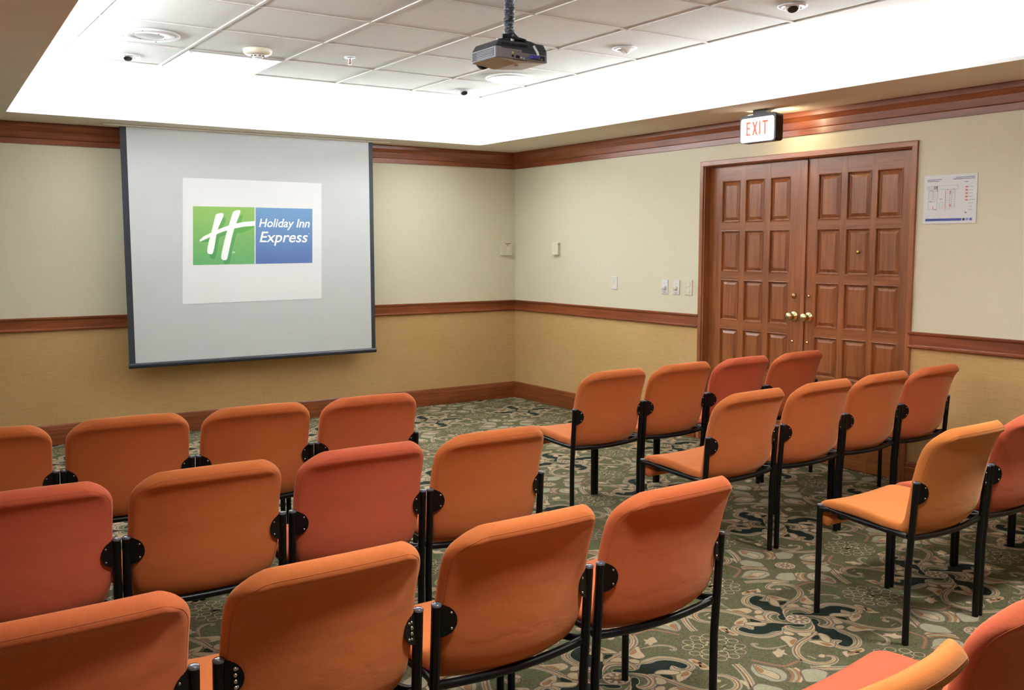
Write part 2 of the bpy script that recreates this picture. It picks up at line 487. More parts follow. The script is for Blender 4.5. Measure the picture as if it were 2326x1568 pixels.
# inner curl beside the rosette
rope(Z1([(1250, 692), (1360, 700), (1470, 725), (1545, 775), (1530, 820), (1440, 838), (1385, 820)]), 0.030, (0.3, 0.5), base=4)
# petal beside curl, small oval
petal(Z1([(1560, 735), (1640, 745), (1705, 775), (1690, 800), (1610, 800), (1585, 770)]), None, 7)
petal(Z1([(1610, 845), (1640, 825), (1700, 825), (1725, 850), (1700, 870), (1640, 868)]), None, 8)
# long scroll growing out of the arm
rope(Z1([(1350, 850), (1335, 920), (1260, 985), (1160, 1040), (1095, 1110), (1090, 1180), (1140, 1245), (1240, 1300), (1390, 1328), (1540, 1320), (1610, 1275), (1575, 1230), (1480, 1222)]), 0.026, (1, 0.5), base=1)
stroke(Z1([(1110, 1200), (1170, 1252), (1270, 1300), (1400, 1320), (1530, 1305)]), 0.004, TAN, 5)
petal(Z1([(1385, 1222), (1420, 1205), (1470, 1215), (1460, 1245), (1400, 1240)]), None, 3)
stroke(Z1([(1240, 1225), (1300, 1245), (1360, 1268)]), 0.005, CRM, 3, taper=(1, 0.2))
fill(Z1([(1340, 1380), (1440, 1355), (1550, 1350), (1500, 1385), (1390, 1398)]), CRM, 3, 3)
# cream joint on the scroll
petal(Z1([(880, 985), (960, 960), (1060, 985), (1100, 1015), (1060, 1080), (1010, 1110), (960, 1050)]),
      Z1([(1000, 1040), (1060, 1005), (1090, 1020), (1050, 1080)]), 5, 3)
# leaf + tail
petal(Z1([(1378, 930), (1440, 935), (1510, 970), (1540, 1012), (1530, 1050), (1470, 1040), (1420, 1000), (1400, 960)]), None, 8)
petal(Z1([(1250, 1028), (1380, 1025), (1500, 1040), (1600, 1075), (1560, 1110), (1420, 1085), (1330, 1060)]),
      Z1([(1400, 1050), (1500, 1060), (1580, 1090), (1500, 1095)]), 7)
# flourish, flower and bud
rope(Z1([(590, 1075), (530, 1062), (520, 1085), (600, 1118), (740, 1130), (870, 1110), (980, 1080)]), 0.011, (0.8, 0.2), base=1)
petal(Z1([(775, 1172), (825, 1160), (850, 1122), (900, 1150), (940, 1142), (932, 1178), (980, 1212), (920, 1205), (900, 1232), (850, 1245), (810, 1212)]), None, 2, 2)
petal(Z1([(1705, 1172), (1760, 1162), (1840, 1168), (1880, 1142), (1928, 1150), (1920, 1190), (1850, 1212), (1790, 1218), (1765, 1240), (1722, 1208)]),
      Z1([(1760, 1180), (1850, 1175), (1890, 1165), (1850, 1200), (1790, 1205)]), 2, 3)
petal(Z1([(110, 860), (190, 870), (270, 910), (330, 950), (260, 955), (180, 925)]), Z1([(180, 890), (250, 915), (290, 945), (220, 930)]), 2, 3)
# frame bands and medallion corner pieces
rope(Z5([(240, 1080), (340, 1170), (450, 1300), (520, 1420), (570, 1560)]), 0.028, base=1)
stroke(Z5([(540, 1000), (760, 1050), (1000, 1098), (1200, 1112), (1340, 1060), (1500, 1000)]), 0.020, MAU, 1)
stroke(Z5([(540, 1000), (760, 1050), (1000, 1098), (1200, 1112), (1340, 1060), (1500, 1000)]), 0.010, TAN, 2)
ell = Z5([(590, 1080), (750, 1110), (950, 1145), (1120, 1195), (1215, 1280), (1205, 1365), (1130, 1405), (950, 1405), (780, 1345), (640, 1290), (540, 1170)])
fill(ell, MAU, 2, 3, 0.006); fill(ell, SGE, 3, 3)
lf = Z5([(600, 1090), (700, 1130), (830, 1195), (980, 1235), (1085, 1315), (1050, 1372), (900, 1322), (780, 1272), (700, 1255), (640, 1180)])
fill(lf, MAU, 4, 3, 0.004); fill(lf, CRM, 5, 3)
fill(Z5([(610, 1100), (700, 1145), (790, 1205), (740, 1250), (690, 1235), (640, 1175)]), TAN, 6, 3)
for k, mm in ((0, TAN), (1, SGE), (2, TAN), (3, CRM)):
    dx = 62*k
    pts = Z5([(1185+dx, 1150), (1275+dx, 1205), (1335+dx*0.95, 1285), (1330+dx*0.95, 1360), (1270+dx, 1425)])
    stroke(pts, 0.016, MAU, 2); stroke(pts, 0.010, mm, 3)
sq = Z5([(1500, 1212), (1640, 1176), (1800, 1180), (1982, 1242), (1960, 1330), (1900, 1400), (1760, 1412), (1600, 1412), (1550, 1340)])
fill(sq, MAU, 4, 3, 0.007); fill(sq, SGE, 5, 3)
QUAD = SHAPES; SHAPES = []
def circ(cx, cy, r, n=14): return [np.array((cx+r*math.cos(2*math.pi*k/n), cy+r*math.sin(2*math.pi*k/n))) for k in range(n)]
# rosettes: pinwheel centre and medallion centre
def rosette(cx, cy, r, petals):
    fill(circ(cx, cy, r, 24), MAU, 8, 1); fill(circ(cx, cy, r*0.93, 24), CRM, 9, 1); fill(circ(cx, cy, r*0.80, 24), MAU, 10, 1)
    for k in range(petals):
        a = 2*math.pi*k/petals; c, s = math.cos(a), math.sin(a)
        fill([np.array((cx+c*r*u-s*r*v, cy+s*r*u+c*r*v)) for u, v in ((0.34, 0), (0.5, 0.12), (0.72, 0.13), (0.77, 0), (0.72, -0.13), (0.5, -0.12))], CRM, 11, 1)
    fill(circ(cx, cy, r*0.30, 12), TAN, 11, 1); fill(circ(cx, cy, r*0.16, 10), CRM, 12, 1)
rosette(0, 0, 0.052, 8)
rosette(PX/2, PY/2, 0.050, 10)
# filigree florals half way between pinwheels
rnd = random.Random(4)
def floral(cx, cy):
    def ringl(x, y, r, wd=0.0035, m=CRM):
        c = circ(x, y, r, 12); c.append(c[0]); stroke(c, wd+0.003, MAU, 1, 1); stroke(c, wd, m, 2, 1)
    for k in range(12):
        a = k*math.pi/6; ringl(cx+0.10*math.cos(a), cy+0.10*math.sin(a), 0.020)
    for k in range(6):
        a = k*math.pi/3+0.3; ringl(cx+0.058*math.cos(a), cy+0.058*math.sin(a), 0.020, 0.004, CRM)
        fill([np.array((cx+0.10*math.cos(a)+dx, cy+0.10*math.sin(a)+dy)) for dx, dy in ((-.008, 0), (0, .006), (.008, 0), (0, -.006))], CRM, 3, 1)
    ringl(cx, cy, 0.125, 0.003, MAU)
    for k in range(14):
        a = rnd.uniform(0, 6.28); r = rnd.uniform(0, 0.05)
        fill([np.array((cx+r*math.cos(a)+dx*1.0, cy+r*math.sin(a)+dy)) for dx, dy in ((-.010, -.003), (-.002, .006), (.010, .004), (.004, -.006))], CRM if k % 3 else DRK, 4, 1)
floral(PX/2, 0); floral(0, PY/2)
CELL = SHAPES
def build_floor():
    V = []; F = []; MI = []
    xr0, xr1, yr0 = XL, 0.0, YF
    # base slab
    zb = -0.0016
    def quad(x0, x1, y0, y1, z, mi):
        o = len(V); V.extend([(x0, y0, z), (x1, y0, z), (x1, y1, z), (x0, y1, z)]); F.append((o, o+1, o+2, o+3)); MI.append(mi)
    quad(XL, 0.0, YF, 0.0, zb, GRN); quad(0.0, 0.095, DY1, DY0, zb, GRN)
    # slab underside
    o = len(V); V.extend([(XL, YF, -0.05), (0.15, YF, -0.05), (0.15, 0.15, -0.05), (XL, 0.15, -0.05)]); F.append((o, o+3, o+2, o+1)); MI.append(GRN)
    layers = []
    for (ly, mi, pl, fs) in QUAD:
        A = np.array(pl)
        for q in range(4):
            c, s = [(1, 0), (0, 1), (-1, 0), (0, -1)][q]
            layers.append((ly, mi, A@np.array([[c, s], [-s, c]]), fs))
    for (ly, mi, pl, fs) in CELL: layers.append((ly, mi, np.array(pl), fs))
    for i in range(-5, 4):
        for j in range(-5, 7):
            cx, cyy = OX+i*PX, OY+j*PY
            if cx < XL-0.5 or cyy < YF-0.4: continue
            for (ly, mi, A, fs) in layers:
                P = A+np.array([cx, cyy])
                if P[:, 0].min() > 0.1 or P[:, 1].min() > 0.0 or P[:, 0].min() < XL or P[:, 1].min() < YF: continue
                z = zb+0.00012*(ly+0.5*(mi == MAU)-0.0) 
                ins = ((P[:, 0] < 0.0) | ((P[:, 0] < 0.095) & (P[:, 1] < DY0) & (P[:, 1] > DY1))) & (P[:, 1] < 0.0)
                if not ins.any(): continue
                o = len(V); V.extend([(float(a), float(b), z) for a, b in P])
                al = ins.all()
                for f in fs:
                    if al or all(ins[k] for k in f):
                        F.append(tuple(k+o for k in f)); MI.append(mi)
    me = bpy.data.meshes.new('floor'); me.from_pydata(V, [], F)
    for m in CARPET: me.materials.append(m)
    me.polygons.foreach_set('material_index', MI); me.update()
    # make all faces look up
    nrm = np.zeros(len(F)*3); me.polygons.foreach_get('normal', nrm)
    o = bpy.data.objects.new('floor', me); COL.objects.link(o)
    return struct(o)
build_floor()

# ------------------------------------------------------------------ double door
def panel_grid(y0, y1, cols, rows, xface, zt=2.10):
    """leaf face with raised-and-fielded panels; returns mesh of the slab + panels"""
    mb = MB(); W = cols; xb = xface+0.045
    # stiles and rails as boxes around the openings
    ys = sorted([c for pr in cols for c in pr], reverse=True)
    zs = sorted([c for pr in rows for c in pr])
    ycuts = [y0]+ys+[y1]; zcuts = [0.004]+zs+[zt]
    for i in range(0, len(ycuts)-1, 2):     # stiles (vertical grain)
        mb.box(xface, xb, ycuts[i+1], ycuts[i], 0.004, zt, 0)
    for i in range(1, len(ycuts)-1, 2):
        for k in range(0, len(zcuts)-1, 2): # rails
            mb.box(xface+0.0004, xb, ycuts[i+1], ycuts[i], zcuts[k], zcuts[k+1], 1)
        for k in range(1, len(zcuts)-1, 2):
            ya, yb_, za, zb_ = ycuts[i], ycuts[i+1], zcuts[k], zcuts[k+1]
            def rg(ins, x): return [(x, ya-ins, za+ins), (x, yb_+ins, za+ins), (x, yb_+ins, zb_-ins), (x, ya-ins, zb_-ins)]
            rgs = [rg(0, xface-0.002), rg(0.004, xface-0.003), rg(0.008, xface+0.001), rg(0.011, xface+0.014),
                   rg(0.016, xface+0.015), rg(0.038, xface+0.003), rg(0.040, xface+0.003)]
            vs = [v for r in rgs for v in r]
            fs = [(4*a+b, 4*a+(b+1) % 4, 4*(a+1)+(b+1) % 4, 4*(a+1)+b) for a in range(len(rgs)-1) for b in range(4)]
            m4 = 4*(len(rgs)-1); fs.append((m4, m4+1, m4+2, m4+3))
            mb.add(vs, fs, 0)
            # bead rim around the opening
    return mb
ROWS = [(0.235, 0.51), (0.597, 0.880), (0.940, 1.250), (1.306, 1.618), (1.677, 1.990)]
XD = 0.06
dl = panel_grid(-2.592, -3.505, [(-2.714, -2.894), (-2.946, -3.126), (-3.182, -3.362)], ROWS, XD).build('door_1', [M_DOOR, M_DOORH]); struct(dl)
dr = panel_grid(-3.513, -4.346, [(-3.600, -3.786), (-3.832, -4.018), (-4.060, -4.246)], ROWS, XD).build('door_2', [M_DOOR, M_DOORH]); struct(dr)
mb = MB(); mb.box(XD-0.012, XD+0.0, -3.516, -3.484, 0.006, 2.09); bevel(mb.build('astragal', M_CASE, dl), 0.003)
def knob(y, parent):
    mb = MB(); mb.lathe([(0.0, 0), (0.034, 0.0), (0.036, 0.003), (0.030, 0.007), (0.016, 0.010), (0.012, 0.018), (0.012, 0.034), (0.020, 0.040),
              (0.028, 0.050), (0.030, 0.060), (0.026, 0.068), (0.012, 0.073), (0.0, 0.074)], (XD, y, 1.010), (-1, 0, 0), 28)
    mb.build('door_knob', M_BRASS, parent)
knob(-3.424, dl); knob(-3.552, dr)
def rnd_fit(name, y, z, r, h, mat, parent):
    mb = MB(); mb.lathe([(0, 0), (r, 0), (r, h*0.5), (r*0.8, h), (r*0.45, h), (r*0.35, h*1.25), (0, h*1.25)], (XD, y, z), (-1, 0, 0), 20)
    return mb.build(name, mat, parent)
rnd_fit('deadbolt', -3.420, 1.153, 0.019, 0.012, M_BRASSD, dl)
rnd_fit('lock_button', -3.550, 1.155, 0.011, 0.010, M_BRASS, dr)
rnd_fit('lock_button', -3.417, 0.830, 0.010, 0.009, M_BRASS, dl)
rnd_fit('lock_button', -3.547, 0.832, 0.010, 0.009, M_BRASS, dr)
rnd_fit('peephole', -3.934, 1.461, 0.012, 0.006, M_BRASSD, dr)
mb = MB(); mb.box(0.085, 0.10, DY1, DY0, -0.002, 0.004); struct(mb.build('trim_7', M_BRASS))
# casing + jamb
mb = MB()
cp = [(0, 0), (0.0, 0.036), (-0.010, 0.036), (-0.016, 0.030), (-0.016, 0.010), (-0.010, 0.003), (-0.006, 0.0)]
mb.box(-0.016, 0.0, -2.585, -2.549, 0, 2.142, 0); mb.box(-0.016, 0.0, -4.387, -4.350, 0, 2.142, 0)
mb.box(-0.0165, 0.0, -4.3875, -2.5485, 2.105, 2.1425, 1)
mb.box(0.0, 0.15, -2.592, -2.583, 0, 2.105, 0); mb.box(0.0, 0.15, -4.354, -4.346, 0, 2.105, 0)
mb.box(0.0, 0.15, -4.35, -2.59, 2.100, 2.110, 1)
mb.box(0.105, 0.12, -4.346, -2.592, 0, 2.1, 0)
bevel(struct(mb.build('trim_8', [M_CASE, M_CASEH])), 0.004)

# ------------------------------------------------------------------ projection screen
YS = -0.2
scr = thing('projection_screen', (-2.672, YS, 0.568), 'white pull-down projection screen with black borders hanging in front of the back wall', 'screen')
off = Vector(scr.location)
# slightly billowed fabric
def sheet(x0, x1, z0, z1, y, mat, name, nx=24, nz=24, bil=0.0):
    mb = MB(); vs = []; fs = []
    for j in range(nz+1):
        for i in range(nx+1):
            u, v = i/nx, j/nz
            vs.append((x0+(x1-x0)*u, y-bil*math.sin(math.pi*u)*math.sin(math.pi*v)*0.0, z0+(z1-z0)*v))
    for j in range(nz):
        for i in range(nx):
            a = j*(nx+1)+i; fs.append((a, a+1, a+nx+2, a+nx+1))
    mb.add(vs, fs, 0, True); mb.add([(a, b+0.002, c) for a, b, c in vs], [f[::-1] for f in fs], 0, True)
    return shift(mb, off).build(name, mat, scr)
XA, XB = -3.716, -1.632
sheet(XA+0.045, XB-0.036, 0.600, 2.408, YS, M_SCREEN, 'screen_fabric')
for (a, b) in ((XA, XA+0.046), (XB-0.037, XB)):
    mb = MB(); mb.box(a, b, YS-0.001, YS+0.003, 0.600, 2.408); shift(mb, off).build('border', M_SCRB, scr)
mb = MB(); mb.prism([(YS+0.012*math.cos(t)*1.2, 0.586+0.020*math.sin(t)) for t in [k*math.pi/8 for k in range(16)]], XA-0.004, XB+0.004, 'x', 0, True)
shift(mb, off).build('bottom_bar', M_SCRBAR, scr)
mb = MB(); mb.box(XA-0.13, XB+0.14, -0.275, -0.135, 2.400, 2.409); bevel(shift(mb, off).build('housing_lip', M_SOFFIT, scr), 0.003)

# projected picture, lies on the screen
def S4(X, Y, e=0.0015):
    return on_plane(260+X/2.614, 260+Y/2.614, 1, YS-e)
def pic_mat(name, c1, c2, es):
    t = NT(name)
    g = t.n('ShaderNodeSeparateXYZ'); c = t.n('ShaderNodeTexCoord'); t.l(c.outputs['Generated'], g.inputs[0])
    col = t.ramp(g.outputs['Z'], [(0.0, c1), (1.0, c2)])
    t.base(col); t.b.inputs['Roughness'].default_value = 0.8; t.b.inputs['Specular IOR Level'].default_value = 0.1
    t.l(col, t.b.inputs['Emission Color']); t.b.inputs['Emission Strength'].default_value = es
    return t.m
PE = 0.10
P_WHITE = pic_mat('picture_white', srgb(236, 237, 238), srgb(236, 237, 238), PE)
P_GREEN = pic_mat('picture_green', srgb(104, 168, 110), srgb(146, 188, 104), PE)
P_GSH = pic_mat('picture_green_shade', srgb(84, 150, 98), srgb(106, 164, 88), PE)
P_BLUE = pic_mat('picture_blue', srgb(92, 114, 168), srgb(118, 158, 198), PE)
P_LOGO = pic_mat('picture_logo_white', srgb(244, 246, 246), srgb(250, 250, 250), 0.2)
pic = thing('projected_picture', tuple(S4(817, 750)), 'projected hotel logo on a white slide, green and blue squares, on the screen', 'picture')
offp = Vector(pic.location)
def flat(name, pts, mat, e, sub=1):
    pl = smooth_line(pts, sub, True) if sub > 1 else pts
    P = [S4(a, b, e) for a, b in pl]
    fs = tess([(q[0], q[2]) for q in P])
    mb = MB(); mb.add(P, fs)
    return shift(mb, offp).build(name, mat, pic)
flat('slide', [(405, 375), (1230, 409), (1230, 1093), (405, 1128)], P_WHITE, 0.0015)
flat('green_square', [(466, 545), (832, 552), (832, 888), (466, 895)], P_GREEN, 0.0020)
flat('blue_square', [(838, 553), (1175, 561), (1175, 882), (838, 888)], P_BLUE, 0.0020)
HL = [(612, 590), (646, 588), (641, 618), (620, 665), (606, 712), (598, 760), (588, 812), (578, 830), (556, 826), (551, 806), (560, 756), (576, 698), (592, 634), (600, 602)]
HR = [(712, 574), (746, 570), (741, 600), (716, 664), (700, 720), (684, 790), (672, 845), (664, 864), (640, 863), (634, 842), (644, 790), (662, 716), (682, 650), (700, 592)]
flat('letter_shadow', [(x+14, y+28) if y+28 < 889 else (x+14, 889) for x, y in HL], P_GSH, 0.0023, 3)
flat('letter_shadow', [(x+14, min(y+30, 887)) for x, y in HR], P_GSH, 0.0023, 3)
flat('swoosh_shadow', [(831, 668), (780, 694), (725, 708), (670, 712), (610, 736), (555, 757), (515, 757), (560, 740), (640, 700), (720, 672), (790, 662)], P_GSH, 0.0024, 3)
flat('letter_stroke', HL, P_LOGO, 0.0027, 3)
flat('letter_stroke', HR, P_LOGO, 0.0027, 3)
flat('swoosh', [(508, 756), (506, 746), (530, 724), (580, 700), (640, 674), (700, 652), (770, 639), (831, 634), (831, 662), (770, 666), (700, 680), (640, 698), (580, 722), (530, 746)], P_LOGO, 0.0030, 1)

def text_mesh(txt, bold=0.0, shear=0.0):
    cu = bpy.data.curves.new('t', 'FONT'); cu.body = txt; cu.shear = shear; cu.offset = bold; cu.resolution_u = 6
    o = bpy.data.objects.new('t', cu); COL.objects.link(o)
    dg = bpy.context.evaluated_depsgraph_get(); dg.update()
    me = bpy.data.meshes.new_from_object(o.evaluated_get(dg))
    vs = [tuple(v.co) for v in me.vertices]; fs = [tuple(p.vertices) for p in me.polygons]
    bpy.data.objects.remove(o); bpy.data.curves.remove(cu); bpy.data.meshes.remove(me)
    return vs, fs
def logo_text(name, txt, x0, x1, base, cap, tilt=0.0, bold=0.012, capref='H', mat=None):
    vs, fs = text_mesh(txt, bold, 0.22)
    hv, _ = text_mesh(capref, bold, 0.0); ch = max(v[1] for v in hv)
    mnx = min(v[0] for v in vs); mxx = max(v[0] for v in vs)
    P = []
    for v in vs:
        X = x0+(v[0]-mnx)/(mxx-mnx)*(x1-x0)
        Y = base - v[1]/ch*(base-cap) + tilt*(X-x0)/(x1-x0)
        P.append(S4(X, Y, 0.0027))
    mb = MB(); mb.add(P, fs)
    return shift(mb, offp).build(name, mat or P_LOGO, pic)
logo_text('lettering', 'Holiday Inn', 858, 1160, 668, 619, 3, 0.016)
logo_text('lettering', 'Express', 862, 1148, 758, 696, 1, 0.010, 'E')
logo_text('trademark_sign', 'TM', 697, 715, 825, 815, 0, 0.0, 'T')
flat('registered_sign', [(1152, 706), (1157, 706), (1157, 711), (1152, 711)], P_LOGO, 0.0027)

# ------------------------------------------------------------------ wall fittings
def plate(name, label, cat, y, z, wy, hz, mat, d=0.008, group=None):
    t = thing(name, (0, y, z), label, cat, group)
    mb = MB(); mb.box(-d, 0.0, -wy/2, wy/2, -hz/2, hz/2); bevel(mb.build('face_plate', mat, t), 0.003)
    return t
t = plate('wall_switch', 'single cream light switch on the right wall between the corner and the dimmers', 'switch', -1.536, 1.187, 0.074, 0.110, M_WHITE, group='wall controls beside the door')
mb = MB(); mb.box(-0.012, -0.008, -0.012, 0.012, -0.020, 0.012); bevel(mb.build('rocker', M_IVORY, t), 0.002)
mb = MB(); mb.box(-0.0085, -0.0078, -0.010, 0.010, 0.016, 0.018); mb.build('mark', M_GREYP, t)
def dimmer(y, label, mp, kn):
    t = plate('dimmer_switch', label, 'dimmer', y, 1.176, 0.074, 0.116, mp, group='wall controls beside the door')
    mb = MB(); mb.lathe([(0, 0), (0.019, 0), (0.018, 0.012), (0.015, 0.018), (0, 0.018)], (-0.008, 0, -0.008), (-1, 0, 0), 20); mb.build('knob', kn, t)
    mb = MB(); mb.box(-0.0088, -0.0078, -0.003, 0.003, 0.026, 0.030); mb.build('mark', M_GREYP, t)
    mb = MB(); mb.box(-0.0088, -0.0078, -0.016, 0.016, -0.048, -0.044); mb.build('mark', M_GREYP, t)
dimmer(-2.167, 'bright white dimmer plate with round knob, furthest from the door of the three controls', M_WHITEG, M_WHITE)
dimmer(-2.299, 'cream dimmer plate with round knob, middle one of the three controls by the door', M_WHITE, M_IVORY)
t = plate('wall_switch', 'beige double rocker switch, the control nearest the wooden door', 'switch', -2.440, 1.179, 0.076, 0.122, M_BEIGEP, group='wall controls beside the door')
for dz in (0.022, -0.024):
    mb = MB(); mb.box(-0.012, -0.008, -0.016, 0.014, dz-0.016, dz+0.014); bevel(mb.build('rocker', M_IVORY, t), 0.002)
t = thing('thermostat', (0, -0.702, 1.481), 'small ivory vented thermostat box on the right wall near the corner', 'thermostat')
mb = MB(); mb.box(-0.030, 0, -0.048, 0.048, -0.058, 0.058); bevel(mb.build('housing', M_IVORY, t), 0.004)
mb = MB()
for k in range(8): mb.box(-0.026, -0.004, -0.0488, -0.048, -0.045+0.012*k, -0.040+0.012*k)
mb.build('side_vents', M_GREYP, t)
mb = MB(); mb.box(-0.0315, -0.030, 0.006, 0.010, -0.04, 0.02); mb.build('groove', M_BEIGEP, t)
t = thing('alarm_box', (-0.117, 0, 1.476), 'square beige wall box with a small red dot on the back wall by the corner', 'sensor')
mb = MB(); mb.box(-0.060, 0.060, -0.034, 0, -0.062, 0.062); bevel(mb.build('housing', M_BEIGEP, t), 0.004)
mb = MB(); mb.box(-0.018, 0.044, -0.0352, -0.034, 0.048, 0.055); mb.build('label_strip', M_GREYP, t)
mb = MB(); mb.lathe([(0, 0.002), (0.005, 0.0018), (0.005, 0)], (0.010, -0.034, 0.038), (0, -1, 0), 12); mb.build('indicator', plain('red_dot', srgb(150, 40, 30), 0.4), t)
mb = MB(); mb.box(0.0, 0.022, -0.0355, -0.034, -0.045, 0.012); bevel(mb.build('cover', M_IVORY, t), 0.001)

# evacuation plan poster
t = thing('evacuation_plan', (0, -4.604, 1.778), 'small white evacuation plan with blue footer on the wall right of the door', 'poster')
M_PAPER = plain('poster_white', srgb(226, 228, 228), 0.3, var=0.01)
M_PB = plain('poster_blue', srgb(62, 74, 156), 0.4); M_PB2 = plain('poster_light_blue', srgb(140, 150, 196), 0.4)
M_PB3 = plain('poster_navy', srgb(50, 50, 110), 0.4)
M_PR = plain('poster_red', srgb(222, 120, 112), 0.4); M_PG = plain('poster_grey', srgb(160, 164, 168), 0.5)
M_PGN = plain('poster_green', srgb(96, 160, 100), 0.5); M_PD = plain('poster_dark', srgb(96, 98, 108), 0.5); M_PT = plain('poster_heading', srgb(138, 142, 172), 0.5)
mb = MB(); mb.box(-0.004, 0, -0.168, 0.168, -0.144, 0.144); mb.build('board', M_PAPER, t)
def pr(mb, u0, u1, v0, v1, d=0.0046):   # u 0..1 left to right, v 0..1 bottom to top
    mb.box(-d, -0.004, 0.168-0.336*u1, 0.168-0.336*u0, -0.144+0.288*v0, -0.144+0.288*v1)
mb = MB(); pr(mb, 0.045, 0.735, 0.055, 0.105); mb.build('footer_bar', M_PB, t)
for u0, m in ((0.752, M_PB3), (0.817, M_PB2), (0.882, M_PB)):
    mb = MB(); pr(mb, u0, u0+0.048, 0.055, 0.105); mb.build('footer_square', m, t)
mb = MB()
rr = random.Random(2)
for (ua, ub, v) in ((0.06, 0.34, 0.90), (0.06, 0.29, 0.868), (0.60, 0.95, 0.925), (0.55, 0.95, 0.893), (0.77, 0.83, 0.83)):
    u = ua; mb = MB()
    while u < ub:
        wv = rr.uniform(0.010, 0.03); pr(mb, u, min(ub, u+wv), v, v+0.018); u += wv+0.006
    mb.build('heading', M_PT, t)
mb = MB()
def line(u0, v0, u1, v1, wd=0.004): pr(mb, min(u0, u1)-wd/2, max(u0, u1)+wd/2, min(v0, v1)-wd/2, max(v0, v1)+wd/2, 0.0044)
def rect(u0, v0, u1, v1):
    line(u0, v0, u1, v0); line(u0, v1, u1, v1); line(u0, v0, u0, v1); line(u1, v0, u1, v1)
rect(0.06, 0.70, 0.65, 0.78); rect(0.09, 0.51, 0.27, 0.67); rect(0.42, 0.28, 0.50, 0.70); rect(0.53, 0.32, 0.60, 0.70); rect(0.09, 0.30, 0.26, 0.48); rect(0.31, 0.31, 0.37, 0.44)
for k in range(5): line(0.09, 0.54+0.03*k, 0.27, 0.54+0.03*k); line(0.18, 0.51, 0.18, 0.67)
for k in range(10): line(0.42, 0.32+0.037*k, 0.50, 0.32+0.037*k); line(0.53, 0.35+0.034*k, 0.60, 0.35+0.034*k)
for k in range(6): line(0.08+0.022*k, 0.70, 0.08+0.022*k, 0.78)
mb.build('floor_plan', M_PG, t)
mb = MB(); pr(mb, 0.19, 0.25, 0.71, 0.775, 0.0048); mb.build('shaded_room', M_PG, t)
for q in ((0.25, 0.262, 0.705, 0.78), (0.11, 0.17, 0.452, 0.462), (0.31, 0.36, 0.50, 0.51)):
    mb = MB(); pr(mb, *q, 0.005); mb.build('dark_mark', M_PD, t)
for q in [(0.79, 0.835, 0.72-0.066*k, 0.75-0.066*k) for k in range(5)]+[(0.10, 0.19, 0.685, 0.693), (0.50, 0.515, 0.60, 0.67), (0.505, 0.52, 0.34, 0.40), (0.415, 0.422, 0.3, 0.66), (0.56, 0.585, 0.69, 0.71), (0.18, 0.19, 0.30, 0.36), (0.2, 0.215, 0.45, 0.465)]:
    mb = MB(); pr(mb, *q, 0.005); mb.build('red_symbol', M_PR, t)
for q in ((0.79, 0.825, 0.205, 0.232), (0.24, 0.27, 0.675, 0.69), (0.45, 0.47, 0.69, 0.705), (0.21, 0.25, 0.285, 0.297)):
    mb = MB(); pr(mb, *q, 0.005); mb.build('green_symbol', M_PGN, t)
for k in range(8):
    mb = MB(); v = 0.73-0.066*k; u = 0.855
    for q in range(3 if k != 4 else 5):
        pr(mb, u, u+0.018, v, v+0.010); u += 0.024
    mb.build('legend_text', M_PG, t)

# exit sign
ex = thing('exit_sign', (-0.35, -3.41, 2.41), 'lit white EXIT sign with red letters in a black frame above the door', 'exit sign')
M_EXF = plain('exit_frame', srgb(34, 36, 34), 0.35)
M_EXP = plain('exit_panel', srgb(250, 248, 240), 0.4, emit=(1.0, 0.96, 0.86, 1), es=1.6)
M_EXL = plain('exit_letters', srgb(214, 70, 52), 0.5, emit=srgb(255, 140, 110), es=0.62)
M_BULB = plain('exit_bulb', (1, 0.9, 0.7, 1), 0.4, emit=(1.0, 0.80, 0.50, 1), es=5.0)
def rrect(w0, w1, z0, z1, r, n=5):
    out = []
    for (cx, cz, a0) in ((w1-r, z1-r, 0), (w0+r, z1-r, 90), (w0+r, z0+r, 180), (w1-r, z0+r, 270)):
        for k in range(n+1):
            a = math.radians(a0+90*k/n); out.append((cx+r*math.cos(a), cz+r*math.sin(a)))
    return out
mb = MB(); mb.prism(rrect(-0.160, 0.152, -0.214, -0.030, 0.022), 0.008, 0.070, 'x')
mb.build('housing', M_EXF, ex)
mb = MB()
fr = [(-0.160, 0.152, -0.214, -0.030)]
o_ = rrect(-0.160, 0.152, -0.214, -0.030, 0.022); i_ = rrect(-0.146, 0.148, -0.210, -0.050, 0.020)
n_ = len(o_); vs = [(0.0, a, b) for a, b in o_]+[(0.0, a, b) for a, b in i_]+[(0.010, a, b) for a, b in o_]+[(0.010, a, b) for a, b in i_]
fs = [(i, (i+1) % n_, n_+(i+1) % n_, n_+i) for i in range(n_)]+[(i, 2*n_+i, 2*n_+(i+1) % n_, (i+1) % n_) for i in range(n_)]+[(n_+i, n_+(i+1) % n_, 3*n_+(i+1) % n_, 3*n_+i) for i in range(n_)]
mb.add(vs, fs); mb.build('bezel', M_EXF, ex)
mb = MB(); mb.prism(rrect(-0.147, 0.149, -0.211, -0.049, 0.020), 0.004, 0.010, 'x'); mb.build('lit_panel', M_EXP, ex)
def bars(name, rects, parent=ex):
    mb = MB()
    for q in rects:
        mb.add([(0.0030, a, b) for a, b in q], [tuple(range(len(q)))])
    return mb.build(name, M_EXL, parent)
LZ0, LZ1 = -0.166, -0.075
def yb(u): return 0.149-u   # u grows to the right as seen from the room
x0 = 0.052
bars('letter', [[(yb(x0), LZ0), (yb(x0+0.013), LZ0), (yb(x0+0.013), LZ1), (yb(x0), LZ1)]]+[[(yb(x0), z), (yb(x0+w_), z), (yb(x0+w_), z+0.013), (yb(x0), z+0.013)] for z, w_ in ((LZ0, 0.039), ((LZ0+LZ1)/2-0.004, 0.032), (LZ1-0.013, 0.036))])
x0 = 0.102
